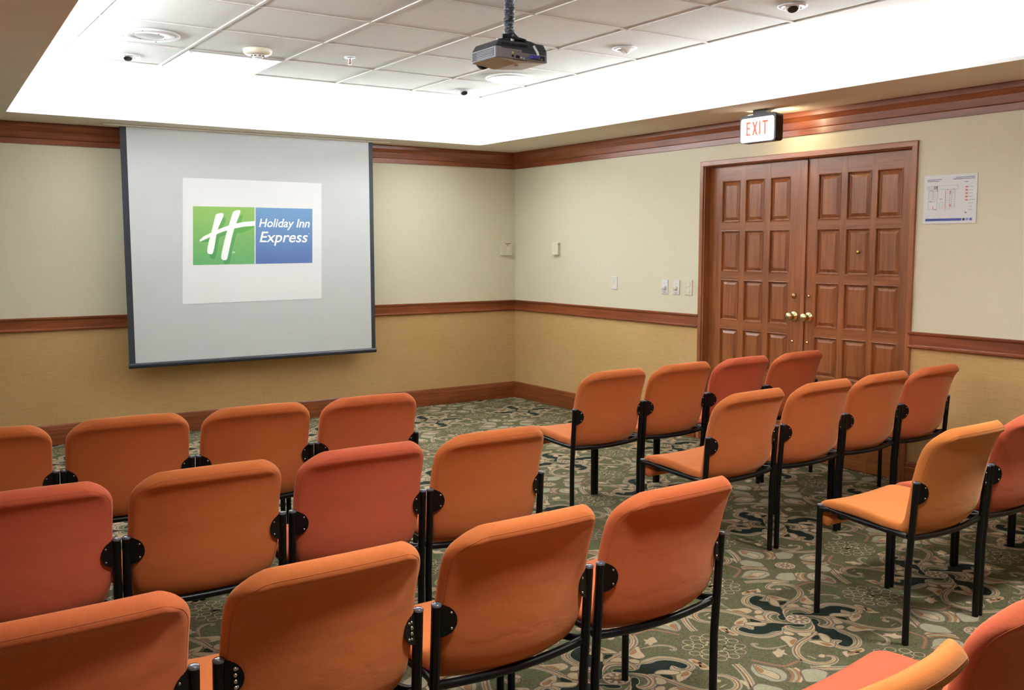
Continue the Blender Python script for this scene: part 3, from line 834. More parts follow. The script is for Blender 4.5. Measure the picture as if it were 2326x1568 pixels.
bars('letter', [[(yb(x0), LZ0), (yb(x0+0.015), LZ0), (yb(x0+0.050), LZ1), (yb(x0+0.035), LZ1)], [(yb(x0+0.035), LZ0), (yb(x0+0.050), LZ0), (yb(x0+0.015), LZ1), (yb(x0), LZ1)]])
x0 = 0.163
bars('letter', [[(yb(x0), LZ0), (yb(x0+0.014), LZ0), (yb(x0+0.014), LZ1), (yb(x0), LZ1)]])
x0 = 0.190
bars('letter', [[(yb(x0+0.018), LZ0), (yb(x0+0.032), LZ0), (yb(x0+0.032), LZ1), (yb(x0+0.018), LZ1)], [(yb(x0), LZ1-0.013), (yb(x0+0.050), LZ1-0.013), (yb(x0+0.050), LZ1), (yb(x0), LZ1)]])
mb = MB(); mb.box(0.012, 0.066, -0.06, 0.05, -0.032, -0.001); mb.build('ceiling_mount', M_EXF, ex)
mb = MB(); mb.box(0.020, 0.060, 0.052, 0.10, -0.030, -0.024); mb.build('lamp_slot', M_BULB, ex)
exl = area('exit_glow', (-0.27, -3.50, 2.39), (0.9, -0.25, -0.1), 0.05, 0.25, 3.0, (1.0, 0.80, 0.52))

# ------------------------------------------------------------------ ceiling fittings (tray at ZT)
ZC = ZT
t = thing('ceiling_speaker', (-4.013, -2.385, ZC), 'large flat round white speaker grille in a ceiling tile at upper left', 'speaker')
mb = MB(); mb.lathe([(0.118, 0), (0.158, 0), (0.160, 0.006), (0.152, 0.012), (0.078, 0.012), (0.076, 0.010)], (0, 0, 0), (0, 0, -1), 48); mb.build('flange', plain('flange_white', srgb(222, 224, 224), 0.6, spec=0.2), t)
mb = MB(); mb.lathe([(0.078, 0.011), (0.06, 0.013), (0, 0.014)], (0, 0, 0), (0, 0, -1), 40); mb.build('grille', plain('grille_white', srgb(190, 193, 192), 0.7), t)
for k in range(8):
    a = k*math.pi/4+0.3; r = 0.138 if k % 2 else 0.092
    mb = MB(); mb.lathe([(0.004, 0.011), (0.004, 0.015), (0, 0.015)], (r*math.cos(a), r*math.sin(a), 0), (0, 0, -1), 8); mb.build('screw', M_GREYP, t)
def eyeball(x, y, label, tilt, dark=True):
    t = thing('eyeball_downlight', (x, y, ZC), label, 'downlight', 'recessed eyeball downlights')
    mb = MB(); mb.lathe([(0.046, 0.0), (0.070, 0.0), (0.071, 0.004), (0.062, 0.008), (0.044, 0.010), (0.042, 0.0)], (0, 0, 0), (0, 0, -1), 32); mb.build('trim_ring', M_WHITEG, t)
    mb = MB(); ax = Vector((tilt[0], tilt[1], -1)).normalized()
    pr_ = [(0.042*math.sin(a), 0.042*math.cos(a)-0.012) for a in [math.radians(q) for q in (110, 90, 70, 55, 44, 36)]]
    mb.lathe(pr_+[(0.021, 0.020), (0.020, 0.010)], (0, 0, 0), ax, 28); mb.build('eyeball', M_WHITE, t)
    mb = MB(); mb.lathe([(0.0235, 0.0225), (0.018, 0.0195), (0.0, 0.017)], (0, 0, 0), ax, 20); mb.build('lamp_face', M_DARKP if dark else M_WHITE, t)
    return t
eyeball(-3.975, -1.70, 'white eyeball downlight below the round speaker, nearest the left edge of the photo', (-0.1, -0.5))
eyeball(-1.60, -1.69, 'white eyeball downlight in front of the round glowing lamp', (-0.15, -0.55))
eyeball(-1.62, -3.53, 'white eyeball downlight with pale face, right of the projector', (-0.6, 0.3), False)
eyeball(-1.60, -4.74, 'white eyeball downlight at the top right of the tiled ceiling', (-0.35, -0.45))
t = thing('smoke_detector', (-3.387, -2.315, ZC), 'round white smoke detector under a ceiling tile', 'smoke detector')
mb = MB(); mb.lathe([(0, 0), (0.080, 0.0), (0.084, 0.004), (0.080, 0.022), (0.068, 0.032), (0.034, 0.034)], (0, 0, 0), (0, 0, -1), 40); mb.build('base', M_IVORY, t)
mb = MB(); mb.lathe([(0.034, 0.033), (0.032, 0.046), (0.022, 0.052), (0, 0.053)], (0, 0, 0), (0, 0, -1), 28); mb.build('sensor_chamber', M_WHITE, t)
for k in range(8):
    a = k*math.pi/4
    mb = MB(); c, s = math.cos(a)*0.0335, math.sin(a)*0.0335
    mb.box(c-0.006, c+0.006, s-0.006, s+0.006, -0.044, -0.037); mb.build('vent_slot', M_GREYP, t)
t = thing('fire_sprinkler', (-2.838, -2.396, ZC), 'small chrome fire sprinkler head hanging from a ceiling tile', 'sprinkler')
mb = MB(); mb.lathe([(0.0, 0), (0.034, 0.0), (0.032, 0.005), (0.012, 0.007), (0.0, 0.007)], (0, 0, 0), (0, 0, -1), 24); mb.build('escutcheon', M_WHITEG, t)
mb = MB(); mb.lathe([(0.009, 0.006), (0.009, 0.018), (0.006, 0.020), (0, 0.02)], (0, 0, 0), (0, 0, -1), 12)
mb.tube([(0.007, 0, -0.018), (0.011, 0, -0.028), (0.003, 0, -0.040)], 0.0022, 6); mb.tube([(-0.007, 0, -0.018), (-0.011, 0, -0.028), (-0.003, 0, -0.040)], 0.0022, 6); mb.build('frame', M_SCREW, t)
mb = MB(); mb.tube([(0, 0, -0.020), (0, 0, -0.038)], 0.003, 8); mb.build('glass_bulb', plain('bulb_red', srgb(200, 60, 50), 0.2), t)
mb = MB(); mb.lathe([(0, 0.040), (0.013, 0.040), (0.013, 0.042), (0, 0.043)], (0, 0, 0), (0, 0, -1), 16); mb.build('deflector', M_SCREW, t)
t = thing('round_ceiling_lamp', (-1.630, -2.335, ZC), 'round glowing white ceiling lamp just behind the projector', 'ceiling lamp')
mb = MB(); mb.lathe([(0.140, 0), (0.160, 0.0), (0.160, 0.008), (0.145, 0.012)], (0, 0, 0), (0, 0, -1), 48); mb.build('rim', M_WHITEG, t)
mb = MB(); mb.lathe([(0.146, 0.010), (0.12, 0.022), (0.06, 0.030), (0, 0.032)], (0, 0, 0), (0, 0, -1), 48); mb.build('diffuser', plain('lamp_diffuser', (0.95, 0.95, 0.95, 1), 0.5, emit=(1, 0.98, 0.94, 1), es=2.2), t)
t = thing('square_ceiling_panel', ((GX[1]+GX[2])/2, (GY[0]+GY[1])/2, ZC), 'glossy white square panel filling one cell of the ceiling grid', 'ceiling panel')
hx, hy = (GX[2]-GX[1])/2-0.016, (GY[0]-GY[1])/2-0.016
mb = MB(); mb.box(-hx, hx, -hy, hy, -0.006, 0.002); bevel(mb.build('sheet', plain('panel_gloss', srgb(226, 227, 230), 0.18, spec=0.9), t), 0.003)
mb = MB()
for k in range(12): mb.box(-hx+0.01, hx-0.01, -hy+0.02+k*0.046, -hy+0.023+k*0.046, -0.0068, -0.0058)
mb.build('ribs', M_GRID, t)
mb = MB(); mb.lathe([(0, 0.007), (0.006, 0.008), (0.006, 0.006)], (-hx+0.02, -hy+0.02, 0), (0, 0, -1), 8); mb.build('screw', M_GREYP, t)

# ------------------------------------------------------------------ projector
PJ = Vector((-2.815, -4.108, 2.385))
pj = thing('ceiling_projector', PJ, 'grey ceiling-mounted projector with vents and cables hanging on a pole', 'projector')
M_PJG = plain('projector_silver', srgb(138, 140, 148), 0.35, spec=0.6)
M_PJD = plain('projector_charcoal', srgb(62, 66, 72), 0.45)
M_PJK = plain('projector_black', srgb(22, 24, 28), 0.5)
M_PJT = plain('projector_taupe', srgb(176, 164, 140), 0.4)
HX, HY = 0.145, 0.105
# lower silver body (tapered bottom, hung upside down)
mb = MB()
def tier(z0, z1, sx0, sy0, sx1, sy1, mi=0):
    vs = [(-sx0, -sy0, z0), (sx0, -sy0, z0), (sx0, sy0, z0), (-sx0, sy0, z0), (-sx1, -sy1, z1), (sx1, -sy1, z1), (sx1, sy1, z1), (-sx1, sy1, z1)]
    mb.add(vs, [(0, 3, 2, 1), (4, 5, 6, 7), (0, 1, 5, 4), (1, 2, 6, 5), (2, 3, 7, 6), (3, 0, 4, 7)], mi)
tier(-0.034, 0.018, HX, HY, HX, HY)
bevel(mb.build('body', M_PJG, pj), 0.006)
mb = MB(); tier(0.018, 0.048, HX-0.002, HY-0.002, HX-0.022, HY-0.004); bevel(mb.build('base_cover', M_PJD, pj), 0.004)
mb = MB(); mb.prism([(-0.138, -0.034), (0.138, -0.034), (0.06, -0.041), (-0.02, -0.048), (-0.07, -0.042)], -HY+0.006, HY-0.004, 'y'); mb.build('top_cover', M_PJT, pj)
mb = MB(); mb.add([(-0.05, -0.105, -0.0345), (0.03, -0.105, -0.0345), (0.02, -0.03, -0.0465), (-0.04, -0.03, -0.0465)], [(0, 1, 2, 3)]); mb.build('control_recess', M_PJD, pj)
mb = MB(); mb.lathe([(0.040, 0), (0.042, 0.020), (0.034, 0.030), (0.030, 0.012), (0, 0.010)], (-0.07, HY, -0.008), (0, 1, 0), 24); mb.build('lens', M_PJK, pj)
mb = MB(); mb.box(-HX-0.0008, -HX+0.002, -HY+0.018, HY-0.012, -0.026, 0.010); mb.build('side_vent', M_PJK, pj)
mb = MB()
for k in range(6): mb.box(-HX-0.0022, -HX+0.002, -HY+0.016, HY-0.050, -0.0255+0.0068*k, -0.0222+0.0068*k)
for k in range(6): mb.box(-HX-0.0022, -HX+0.002, HY-0.046, HY-0.010, -0.0255+0.0068*k, -0.0242+0.0068*k)
mb.build('vent_louvres', M_PJG, pj)
# rear face: vents, recessed port panel, sockets
mb = MB()
for k in range(9): mb.box(-0.112+0.005*k, -0.1095+0.005*k, -HY-0.0008, -HY+0.001, 0.022, 0.036)
for k in range(9): mb.box(-0.060+0.005*k, -0.0575+0.005*k, -HY-0.0008, -HY+0.001, 0.024, 0.034)
for k in range(8): mb.box(-0.010+0.005*k, -0.0075+0.005*k, -HY-0.0008, -HY+0.001, 0.024, 0.036)
mb.build('rear_vents', M_PJK, pj)
mb = MB(); mb.box(-0.110, 0.0, -HY-0.006, -HY, 0.012, 0.018); mb.box(0.0, 0.130, -HY-0.004, -HY, 0.000, 0.016); mb.build('rear_ledge', M_PJD, pj)
mb = MB(); mb.box(0.085, 0.128, -HY-0.001, -HY, -0.027, -0.006); mb.build('port_recess', M_PJK, pj)
for (x, z, r, m) in ((-0.052, -0.006, 0.005, plain('socket_yellow', srgb(220, 210, 120), 0.4)), (-0.078, -0.010, 0.003, plain('socket_green', srgb(140, 190, 130), 0.4)), (-0.052, -0.020, 0.006, M_PJK), (-0.004, -0.024, 0.004, M_WHITE), (0.010, -0.026, 0.004, M_WHITE)):
    mb = MB(); mb.lathe([(0, 0.003), (r*0.5, 0.003), (r, 0.002), (r, 0)], (x, -HY, z), (0, -1, 0), 14); mb.build('socket', m, pj)
for (x0, x1, z0, z1, m) in ((-0.034, -0.016, -0.028, -0.016, M_PJK), (0.018, 0.034, -0.027, -0.018, plain('port_cyan', srgb(90, 140, 200), 0.4)), (0.088, 0.098, -0.024, -0.016, M_PJG), (0.104, 0.114, -0.026, -0.018, M_PJG)):
    mb = MB(); mb.box(x0, x1, -HY-0.003, -HY, z0, z1); mb.build('socket', m, pj)
mb = MB(); mb.box(0.040, 0.084, -HY-0.026, -HY, -0.026, -0.010); bevel(mb.build('cable_plug', plain('plug_blue', srgb(62, 62, 150), 0.45), pj), 0.004)
mb = MB(); mb.tube([(0.075, -HY-0.024, -0.010), (0.072, -HY-0.020, 0.004), (0.056, -HY-0.012, 0.034)], 0.0055, 8); mb.build('cable_sleeve', M_WHITE, pj)
mb = MB(); mb.tube([(0.056, -HY-0.012, 0.034), (0.040, -HY+0.01, 0.052), (0.018, -0.05, 0.075), (0.008, -0.02, 0.105), (0.004, -0.014, 0.13)], 0.0035, 8)
mb.tube([(-0.10, -0.06, 0.055), (-0.055, -0.085, 0.064), (0.0, -0.088, 0.062), (0.05, -0.07, 0.058), (0.075, -0.02, 0.055), (0.05, 0.02, 0.06)], 0.0032, 8)
mb.tube([(0.05, -0.06, 0.056), (0.03, -0.09, 0.062), (-0.01, -0.075, 0.072), (-0.004, -0.02, 0.11)], 0.003, 8)
mb.build('cables', M_PJK, pj)
# mount plate, arms, clamp, pole wrapped in cable sleeve
mb = MB()
mb.box(-0.075, 0.055, -0.055, 0.055, 0.058, 0.063)
mb.tube([(-0.085, 0.0, 0.054), (-0.08, -0.05, 0.058), (0, -0.075, 0.060), (0.06, -0.06, 0.060)], 0.004, 8)
mb.box(-0.018, 0.018, -0.018, 0.018, 0.062, 0.090)
mb.tube([(0.012, -0.01, 0.090), (0.060, -0.035, 0.070), (0.118, -0.055, 0.050)], 0.006, 6)
mb.tube([(-0.005, -0.01, 0.092), (-0.04, 0.0, 0.088)], 0.010, 10)
mb.build('mount_plate', M_PJK, pj)
mb = MB(); mb.add([(0.060, -0.080, 0.062), (0.118, -0.092, 0.042), (0.134, -0.060, 0.044), (0.078, -0.045, 0.066)], [(0, 1, 2, 3)])
mb.add([(0.060, -0.080, 0.059), (0.118, -0.092, 0.039), (0.134, -0.060, 0.041), (0.078, -0.045, 0.063)], [(3, 2, 1, 0)]); mb.build('mount_arm', M_WHITE, pj)
for q in ((-0.03, -0.07, 0.050), (-0.09, -0.04, 0.048), (0.04, 0.05, 0.048)):
    mb = MB(); mb.tube([q, (q[0], q[1], q[2]+0.016)], 0.008, 10); mb.build('spacer', M_WHITE, pj)
mb = MB(); pts = []; rs = []
rr = random.Random(9)
N = 44
for k in range(N+1):
    zz = 0.092+(ZT-PJ.z-0.092)*k/N
    pts.append((0.003*math.sin(k*0.9), 0.003*math.cos(k*0.7), zz)); rs.append(0.0225+0.0022*math.sin(k*2.1)+rr.uniform(-0.001, 0.001)+0.0015*(k % 6 == 0))
mb.tube(pts, rs, 18)
def sleeve_mat():
    t = NT('cable_sleeve_foil')
    n = t.noise(t.coords((60, 60, 150)), 1.0, 5, 0.8)
    t.base(t.ramp(n, [(0.40, srgb(36, 40, 48)), (0.55, srgb(74, 78, 88)), (0.68, srgb(190, 194, 204))]))
    t.b.inputs['Roughness'].default_value = 0.35; t.b.inputs['Metallic'].default_value = 0.4
    t.bump(n, 0.8, 0.004); return t.m
mb.build('pole', sleeve_mat(), pj)

# ------------------------------------------------------------------ chairs
CW = 0.488          # rear post spacing
HP = 0.632          # rear post height
RT_ = 0.0128        # tube radius
LEAN = -0.020
def sp(pts, n):      # resample a smooth curve at n+1 equal arc steps
    c = smooth_line([np.array(q, float) for q in pts], 12)
    c = np.array(c); d = np.r_[0, np.cumsum(np.hypot(*np.diff(c, axis=0).T))]
    s = np.linspace(0, d[-1], n+1)
    return np.stack([np.interp(s, d, c[:, 0]), np.interp(s, d, c[:, 1])], 1), d[-1]
# centre line at the side edge of the shell (y, z): front curl -> seat -> bend -> back
PROF = [(0.372, 0.380), (0.398, 0.385), (0.411, 0.408), (0.403, 0.436), (0.370, 0.450), (0.30, 0.452), (0.20, 0.446), (0.12, 0.438), (0.080, 0.435),
        (0.055, 0.438), (0.037, 0.456), (0.020, 0.49), (0.008, 0.54), (0.0, 0.59), (-0.009, 0.64), (-0.024, 0.70), (-0.045, 0.755), (-0.066, 0.788), (-0.092, 0.822)]
def make_shell():
    """returns dict of seat / backrest meshes cut from one upholstered shell"""
    prof, L = sp(PROF, 400)
    ds = L/400
    tan = np.gradient(prof, axis=0); tan /= np.hypot(*tan.T)[:, None]
    nrm = np.stack([-tan[:, 1], tan[:, 0]], 1)       # towards underside / rear
    # parameter rows, dense near the ends
    def dense(n, e, k):   # samples of 0..1 with clustering at both ends
        a = [0.5*e*(1-math.cos(math.pi*i/(2*k)))*2 for i in range(k)]
        mid = list(np.linspace(e, 1-e, n))
        return a+mid+[1-q for q in a[::-1]]
    ss = dense(70, 0.045, 7); us = dense(22, 0.07, 6)
    W0 = 0.232
    sbend = 0.0
    # arc position of the bend (lowest rear point)
    ib = int(np.argmin(np.abs(prof[:, 0]-0.055)+np.abs(prof[:, 1]-0.438)))
    sb = ib/400.0
    def halfw(s):
        d1 = (1-s)*L; d0 = s*L
        w_ = W0
        if s > sb: w_ = W0 + 0.004*math.sin(math.pi*min(1, (s-sb)/(1-sb)))
        r = 0.092
        if d1 < r: w_ -= (r-math.sqrt(max(0, r*r-(r-d1)**2)))*1.18
        r = 0.030
        if d0 < r: w_ -= r-math.sqrt(max(0, r*r-(r-d0)**2))
        # waist at the bend
        q = abs(s-sb)*L
        w_ -= 0.012*math.exp(-(q/0.05)**2)
        return w_
    nr, nc = len(ss), len(us)
    V = np.zeros((2, nr, nc, 3))
    for i, s in enumerate(ss):
        f = s*400; i0 = min(int(f), 399); fr = f-i0
        c = prof[i0]*(1-fr)+prof[i0+1]*fr; nn = nrm[i0]*(1-fr)+nrm[min(i0+1, 400)]*fr
        hw = halfw(s)
        back = min(1.0, max(0.0, (s-sb+0.05)/0.12)); back = back*back*(3-2*back)
        top = max(0.0, (s-0.80)/0.20)
        for j, u in enumerate(us):
            x = (2*u-1)*hw
            xr = x/W0
            # distances to the outline
            dd = min(s*L, (1-s)*L, (hw-abs(x)))
            r = 0.092; dt = (1-s)*L
            if dt < r and abs(x) > hw-0.03:
                dd = min(dd, (hw-abs(x))*0.8)
            e = 0.020; k = min(1.0, max(0.0, dd/e)); rim = math.sqrt(max(0, 1-(1-k)**2))
            th = 0.040 if s > sb else 0.044
            bow = 0.050*(1-xr*xr)*back     # back wraps round the sitter
            dish = 0.011*(1-xr*xr)*(1 if s > 0.12 else s/0.12)*max(0, 1-max(0, (s-sb)*L/0.10)) + 0.005*(1-xr*xr)*math.exp(-((s-sb)*L/0.05)**2)   # seat dished a little
            crown = 0.006*(1-back)*math.sin(math.pi*min(1, s/sb)) if s < sb else 0
            up_ = min(1.0, max(0.0, (s-sb)*L/0.16))
            bd = nn*(1-up_)+np.array([-1.0, 0.0])*up_
            o = c + bd*(bow*(1-0.2*top)) + np.array([0.0, 0.013*(1-xr*xr)*top])                      # rearwards
            yy, zz = o[0], o[1]-dish+crown
            for side, sg in ((0, -1), (1, 1)):
                roll = 0.0
                if side == 1 and s > sb:
                    roll = 0.0075*math.exp(-((dt-0.020)/0.017)**2)
                elif side == 0 and s > sb: roll = 0.002
                h = (th*0.5+roll)*rim*sg
                V[side, i, j] = (x, yy+nn[0]*h, zz+nn[1]*h)
    # index map with shared borders
    idx = np.zeros((2, nr, nc), int); verts = []
    for i in range(nr):
        for j in range(nc):
            idx[0, i, j] = len(verts); verts.append(V[0, i, j])
    for i in range(nr):
        for j in range(nc):
            if i in (0, nr-1) or j in (0, nc-1): idx[1, i, j] = idx[0, i, j]
            else: idx[1, i, j] = len(verts); verts.append(V[1, i, j])
    faces = []; rowof = []
    for i in range(nr-1):
        for j in range(nc-1):
            a = [idx[0, i, j], idx[0, i+1, j], idx[0, i+1, j+1], idx[0, i, j+1]]
            b = [idx[1, i, j], idx[1, i, j+1], idx[1, i+1, j+1], idx[1, i+1, j]]
            faces.append(tuple(a)); rowof.append(i); faces.append(tuple(b)); rowof.append(i)
    verts = np.array(verts)
    # vertex normals of the whole shell so that the cut stays invisible
    N = np.zeros_like(verts)
    for f in faces:
        p = verts[list(f)]; n = np.cross(p[2]-p[0], p[3]-p[1])
        for k in f: N[k] += n
    N /= np.maximum(np.linalg.norm(N, axis=1), 1e-12)[:, None]
    cut = min(range(nr), key=lambda i: abs(ss[i]-sb))
    out = {}
    for nm, test in (('seat', lambda r: r < cut), ('backrest', lambda r: r >= cut)):
        fs = [f for f, r in zip(faces, rowof) if test(r)]
        used = sorted({k for f in fs for k in f}); mp = {k: n for n, k in enumerate(used)}
        me = bpy.data.meshes.new(nm); me.from_pydata([tuple(verts[k]) for k in used], [], [tuple(mp[k] for k in f) for f in fs])
        me.polygons.foreach_set('use_smooth', [True]*len(fs)); me.update()
        me.normals_split_custom_set_from_vertices([tuple(N[k]) for k in used])
        me.materials.append(FAB['o'])
        out[nm] = me
    # seam line along the rear upper edge
    seam = []
    i = min(range(nr), key=lambda q: abs((1-ss[q])*L-0.007))
    side = [V[1, i, j] for j in range(2, nc-2)]
    def edgepts(jj):
        return [V[1, q, jj] for q in range(nr) if 0.56 < ss[q] < ss[i]]
    lft = edgepts(3); rgt = edgepts(nc-4)[::-1]
    seam = lft+[V[1, i, j] for j in range(4, nc-4)]+rgt
    return out, seam, V, ss, sb
SHELL, SEAM, SV, SSS, SB = make_shell()
proto = {}
def chair_proto():
    R_ = bpy.data.objects.new('conference_chair', None); COL.objects.link(R_); R_.empty_display_size = 0.1
    for nm in ('seat', 'backrest'):
        o = bpy.data.objects.new(nm, SHELL[nm]); COL.objects.link(o); o.parent = R_
        o.material_slots[0].link = 'OBJECT'; o.material_slots[0].material = FAB['o']
        if nm == 'backrest':
            mb = MB(); mb.tube(SEAM, 0.0006, 6); mb.build('seam', M_SEAM, o)
    for sx in (-1, 1):
        x = sx*CW/2
        # rear post
        mb = MB(); mb.tube([(x, 0, 0.0), (x, 0, 0.3), (x, LEAN, HP-0.004)], RT_, 16)
        leg = mb.build('leg', M_BLACKM, R_)
        mb = MB(); mb.lathe([(RT_+0.0004, -0.003), (RT_+0.0006, 0.0015), (RT_*0.82, 0.0045), (RT_*0.3, 0.0050), (0, 0.0050)], (x, LEAN, HP-0.004), (0, 0, 1), 16); mb.build('end_cap', M_CAP, leg)
        # front leg
        mb = MB(); mb.tube([(x, 0.402, 0.0), (x, 0.402, 0.452)], RT_*0.95, 16)
        leg = mb.build('leg', M_BLACKM, R_)
        mb = MB(); mb.lathe([(RT_*0.95+0.0004, -0.003), (RT_*0.95+0.0006, 0.0015), (RT_*0.75, 0.0045), (0, 0.0050)], (x, 0.402, 0.452), (0, 0, 1), 16); mb.build('end_cap', M_CAP, leg)
        # side rail
        xi = sx*(CW/2-0.024)
        pts = smooth_line([(x, 0.400, 0.440), (x-sx*0.002, 0.385, 0.438), (xi, 0.350, 0.431), (xi, 0.25, 0.422), (xi, 0.12, 0.414), (xi, 0.07, 0.412), (x-sx*0.012, 0.022, 0.414), (x, 0.002, 0.418)], 5)
        mb = MB(); mb.tube(pts, RT_*0.92, 12); mb.build('side_rail', M_BLACKM, R_)
        # half round plate that holds the backrest
        mb = MB(); cxp = x-sx*(RT_*0.4); cz = 0.586; r = 0.042; poly = []
        rot = math.radians(16)
        arc = [(-(sx)*r*math.cos(a)*1.02, r*math.sin(a)) for a in [math.radians(q) for q in range(-90, 91, 12)]]
        vs = []
        for yo in (0.0015, -0.0025):
            for (ax, az) in arc: vs.append((cxp+ax, LEAN*0.9-0.002+yo-abs(ax)*0.42, cz+az))
        n = len(arc)
        mb.add(vs, [tuple(range(n)), tuple(range(n, 2*n))[::-1]]+[(i, (i+1) % n, n+(i+1) % n, n+i) for i in range(n)])
        pl = mb.build('mounting_plate', M_PLATE, R_)
        for zz in (0.020, -0.020):
            ax = -sx*0.029
            mb = MB(); mb.lathe([(0, 0.0030), (0.002, 0.0030), (0.0034, 0.0018), (0.0036, 0)], (cxp+ax, LEAN*0.9-0.0045-abs(ax)*0.42, cz+zz), (0, -1, 0), 10); mb.build('screw', M_SCREW, pl)
    # rear cross tube bowed under the shell
    h = CW/2
    pts = smooth_line([(-h, 0.0, 0.414), (-h+0.04, -0.002, 0.409), (-h+0.10, -0.008, 0.406), (-0.06, -0.013, 0.403), (0.06, -0.013, 0.403), (h-0.10, -0.008, 0.406), (h-0.04, -0.002, 0.409), (h, 0.0, 0.414)], 5)
    mb = MB(); mb.tube(pts, RT_*0.95, 12); mb.build('cross_rail', M_BLACKM, R_)
    pts = [(-h, 0.400, 0.395), (h, 0.400, 0.395)]
    pts = smooth_line([(-h+0.026, 0.33, 0.418), (-h+0.05, 0.325, 0.408), (0, 0.325, 0.404), (h-0.05, 0.325, 0.408), (h-0.026, 0.33, 0.418)], 4)
    mb = MB(); mb.tube(pts, RT_*0.85, 12); mb.build('cross_rail', M_BLACKM, R_)
    return R_
CH = chair_proto()
def clone(o, parent=None):
    c = o.copy(); COL.objects.link(c)
    if parent is not None: c.parent = parent
    for ch in o.children: clone(ch, c)
    return c
GRP = 'orange fabric chairs in rows facing the screen'
def L2(a, b): return a, b
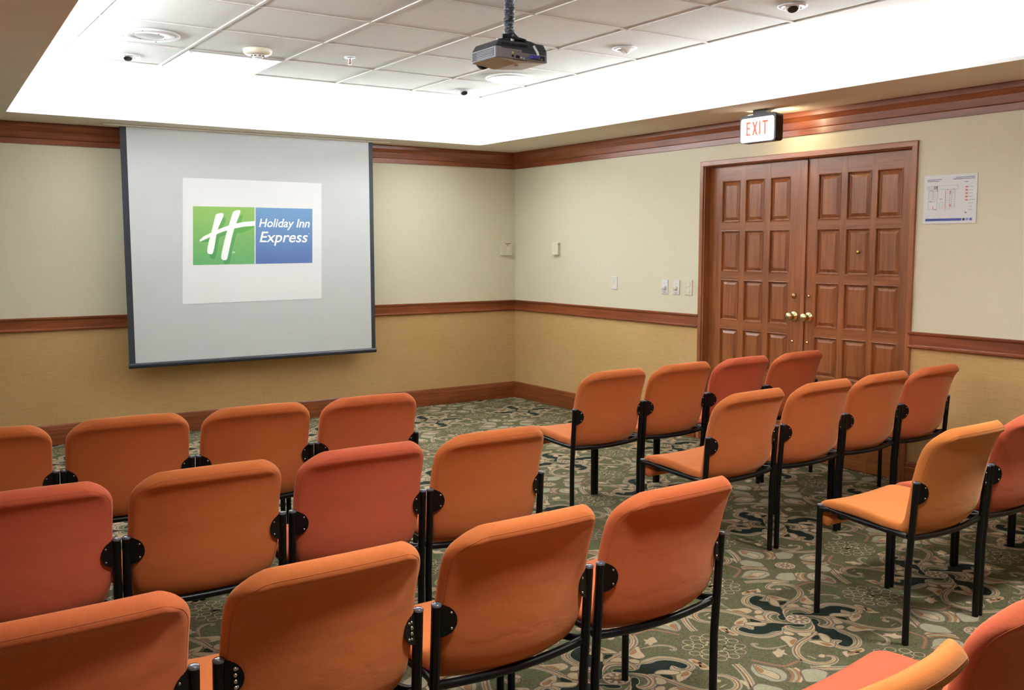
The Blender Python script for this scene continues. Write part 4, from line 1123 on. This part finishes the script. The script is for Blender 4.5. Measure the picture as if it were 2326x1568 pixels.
CHAIRS = [
 # left post, right post (tops), fabric, label
 ((-5.275, -3.875), (-4.788, -3.893), 'o', 'orange chair cut by the left photo edge, front row left of the aisle'),
 ((-4.765, -3.885), (-4.282, -3.913), 'o', 'orange chair with pale scuff on top edge, front row left of aisle, third from aisle'),
 ((-4.260, -3.913), (-3.775, -3.937), 'o', 'orange chair in the front row left of the aisle, second from the aisle'),
 ((-3.750, -3.944), (-3.266, -3.975), 'm', 'orange coral chair at the aisle end of the front row, left of the aisle'),
 ((-5.283, -4.945), (-4.793, -4.945), 'r', 'coral pink chair cut by the left photo edge, middle row left of the aisle'),
 ((-4.772, -4.950), (-4.284, -4.955), 'o', 'orange chair, middle row left of the aisle, beside the coral chair at the photo edge'),
 ((-4.250, -4.950), (-3.756, -4.952), 'r', 'coral pink chair in the middle row left of the aisle, second from the aisle'),
 ((-3.731, -4.955), (-3.238, -4.962), 'o', 'orange chair at the aisle end of the middle row, left of the aisle'),
 ((-5.348, -5.978), (-4.857, -5.976), 'm', 'large orange chair back at the bottom left corner of the photo'),
 ((-4.812, -5.975), (-4.312, -5.955), 'o', 'orange chair with rows of four bright bolts in its side plates, third row left'),
 ((-4.276, -5.950), (-3.770, -5.930), 'o', 'orange chair with frayed top edge, third row left of the aisle, second from aisle'),
 ((-3.737, -5.926), (-3.248, -5.922), 'm', 'orange coral chair at the aisle end of the third row, left of the aisle'),
 ((-2.253, -3.890), (-1.758, -3.876), 'o', 'orange chair at the aisle end of the front row, right of the aisle'),
 ((-1.741, -3.880), (-1.242, -3.867), 'o', 'orange chair in the front row right of the aisle, second from the aisle'),
 ((-1.228, -3.872), (-0.724, -3.850), 'r', 'coral pink chair, front row right of the aisle, before the left door leaf'),
 ((-0.693, -3.850), (-0.205, -3.835), 'm', 'dark orange chair at the door end of the front row, right of the aisle'),
 ((-2.218, -4.845), (-1.718, -4.812), 'o', 'orange chair at the aisle end of the middle row, right of the aisle'),
 ((-1.677, -4.812), (-1.172, -4.785), 'o', 'orange chair in the middle row right of the aisle, second from the aisle'),
 ((-1.150, -4.785), (-0.668, -4.768), 'o', 'orange chair with dented upper back, middle row right of the aisle, third from aisle'),
 ((-0.650, -4.765), (-0.158, -4.740), 'm', 'orange chair at the wall end of the middle row, right of the aisle'),
 ((-2.190, -5.882), (-1.692, -5.870), 'y', 'amber orange chair with its whole seat in view, third row right of the aisle'),
 ((-1.674, -5.870), (-1.182, -5.860), 'r', 'coral pink chair cut by the right photo edge, third row right of the aisle'),
 ((-1.162, -5.858), (-0.672, -5.850), 'o', 'chair showing only black front legs, third row right, beside the coral chair'),
 ((-0.648, -5.850), (-0.158, -5.840), 'o', 'chair showing only a front leg at the right photo edge, third row, nearest the wall'),
 ((-4.290, -6.995), (-3.800, -6.985), 'y', 'amber chair back low in the bottom right corner of the photo'),
 ((-3.700, -6.935), (-3.210, -6.925), 'r', 'coral chair with dark red back cut by the bottom right corner of the photo'),
]
# neighbours in a row stand post to post, never into each other
CEN = [[(a[0]+b[0])/2, (a[1]+b[1])/2] for a, b, _, _ in CHAIRS]
for _ in range(60):
    for q in range(len(CEN)-1):
        if abs(CEN[q+1][1]-CEN[q][1]) < 0.2:
            gap = CEN[q+1][0]-CEN[q][0]-(CW+2*RT_+0.0022)
            if gap < 0: CEN[q][0] += gap/2; CEN[q+1][0] -= gap/2
ROWS_ = []
for q in range(len(CEN)):
    if ROWS_ and abs(CEN[q][1]-CEN[ROWS_[-1][-1]][1]) < 0.2 and 0 < CEN[q][0]-CEN[ROWS_[-1][-1]][0] < 0.7: ROWS_[-1].append(q)
    else: ROWS_.append([q])
ROT = {}
for row in ROWS_:
    k, c0 = np.polyfit([CEN[q][0] for q in row], [CEN[q][1] for q in row], 1)
    for q in row: ROT[q] = math.atan(k); CEN[q][1] = k*CEN[q][0]+c0
first = True
for ci, (a, b, fab, lab) in enumerate(CHAIRS):
    o = CH if first else clone(CH); first = False
    mx, my = CEN[ci]
    o.rotation_euler = (0, 0, ROT[ci])
    o.location = (mx, my-LEAN, 0.0)
    tag(o, lab, 'chair', GRP)
    for ch in o.children:
        if ch.name.startswith(('seat', 'backrest')): ch.material_slots[0].material = FAB[fab]
    if 'four bright bolts' in lab:
        plates = sorted([ch for ch in o.children if ch.name.startswith('mounting_plate')], key=lambda q: sum(v.co.x for v in q.data.vertices))
        for pl, ox in ((plates[0], 0.030), (plates[1], -0.026)):
            bpv = [v.co for v in pl.data.vertices]
            cxp = (-1 if ox > 0 else 1)*CW/2
            for kz in range(4):
                mb = MB(); r_ = 0.0052 if (ox > 0 or kz in (1, 2)) else 0.0036
                mb.lathe([(0, r_*0.8), (r_*0.5, r_*0.72), (r_*0.87, r_*0.4), (r_, 0)], (cxp+ox, LEAN*0.9-0.0045-abs(ox)*0.42, 0.586+0.021-0.014*kz), (0, -1, 0), 12)
                mb.build('bolt', M_SCREW, pl)
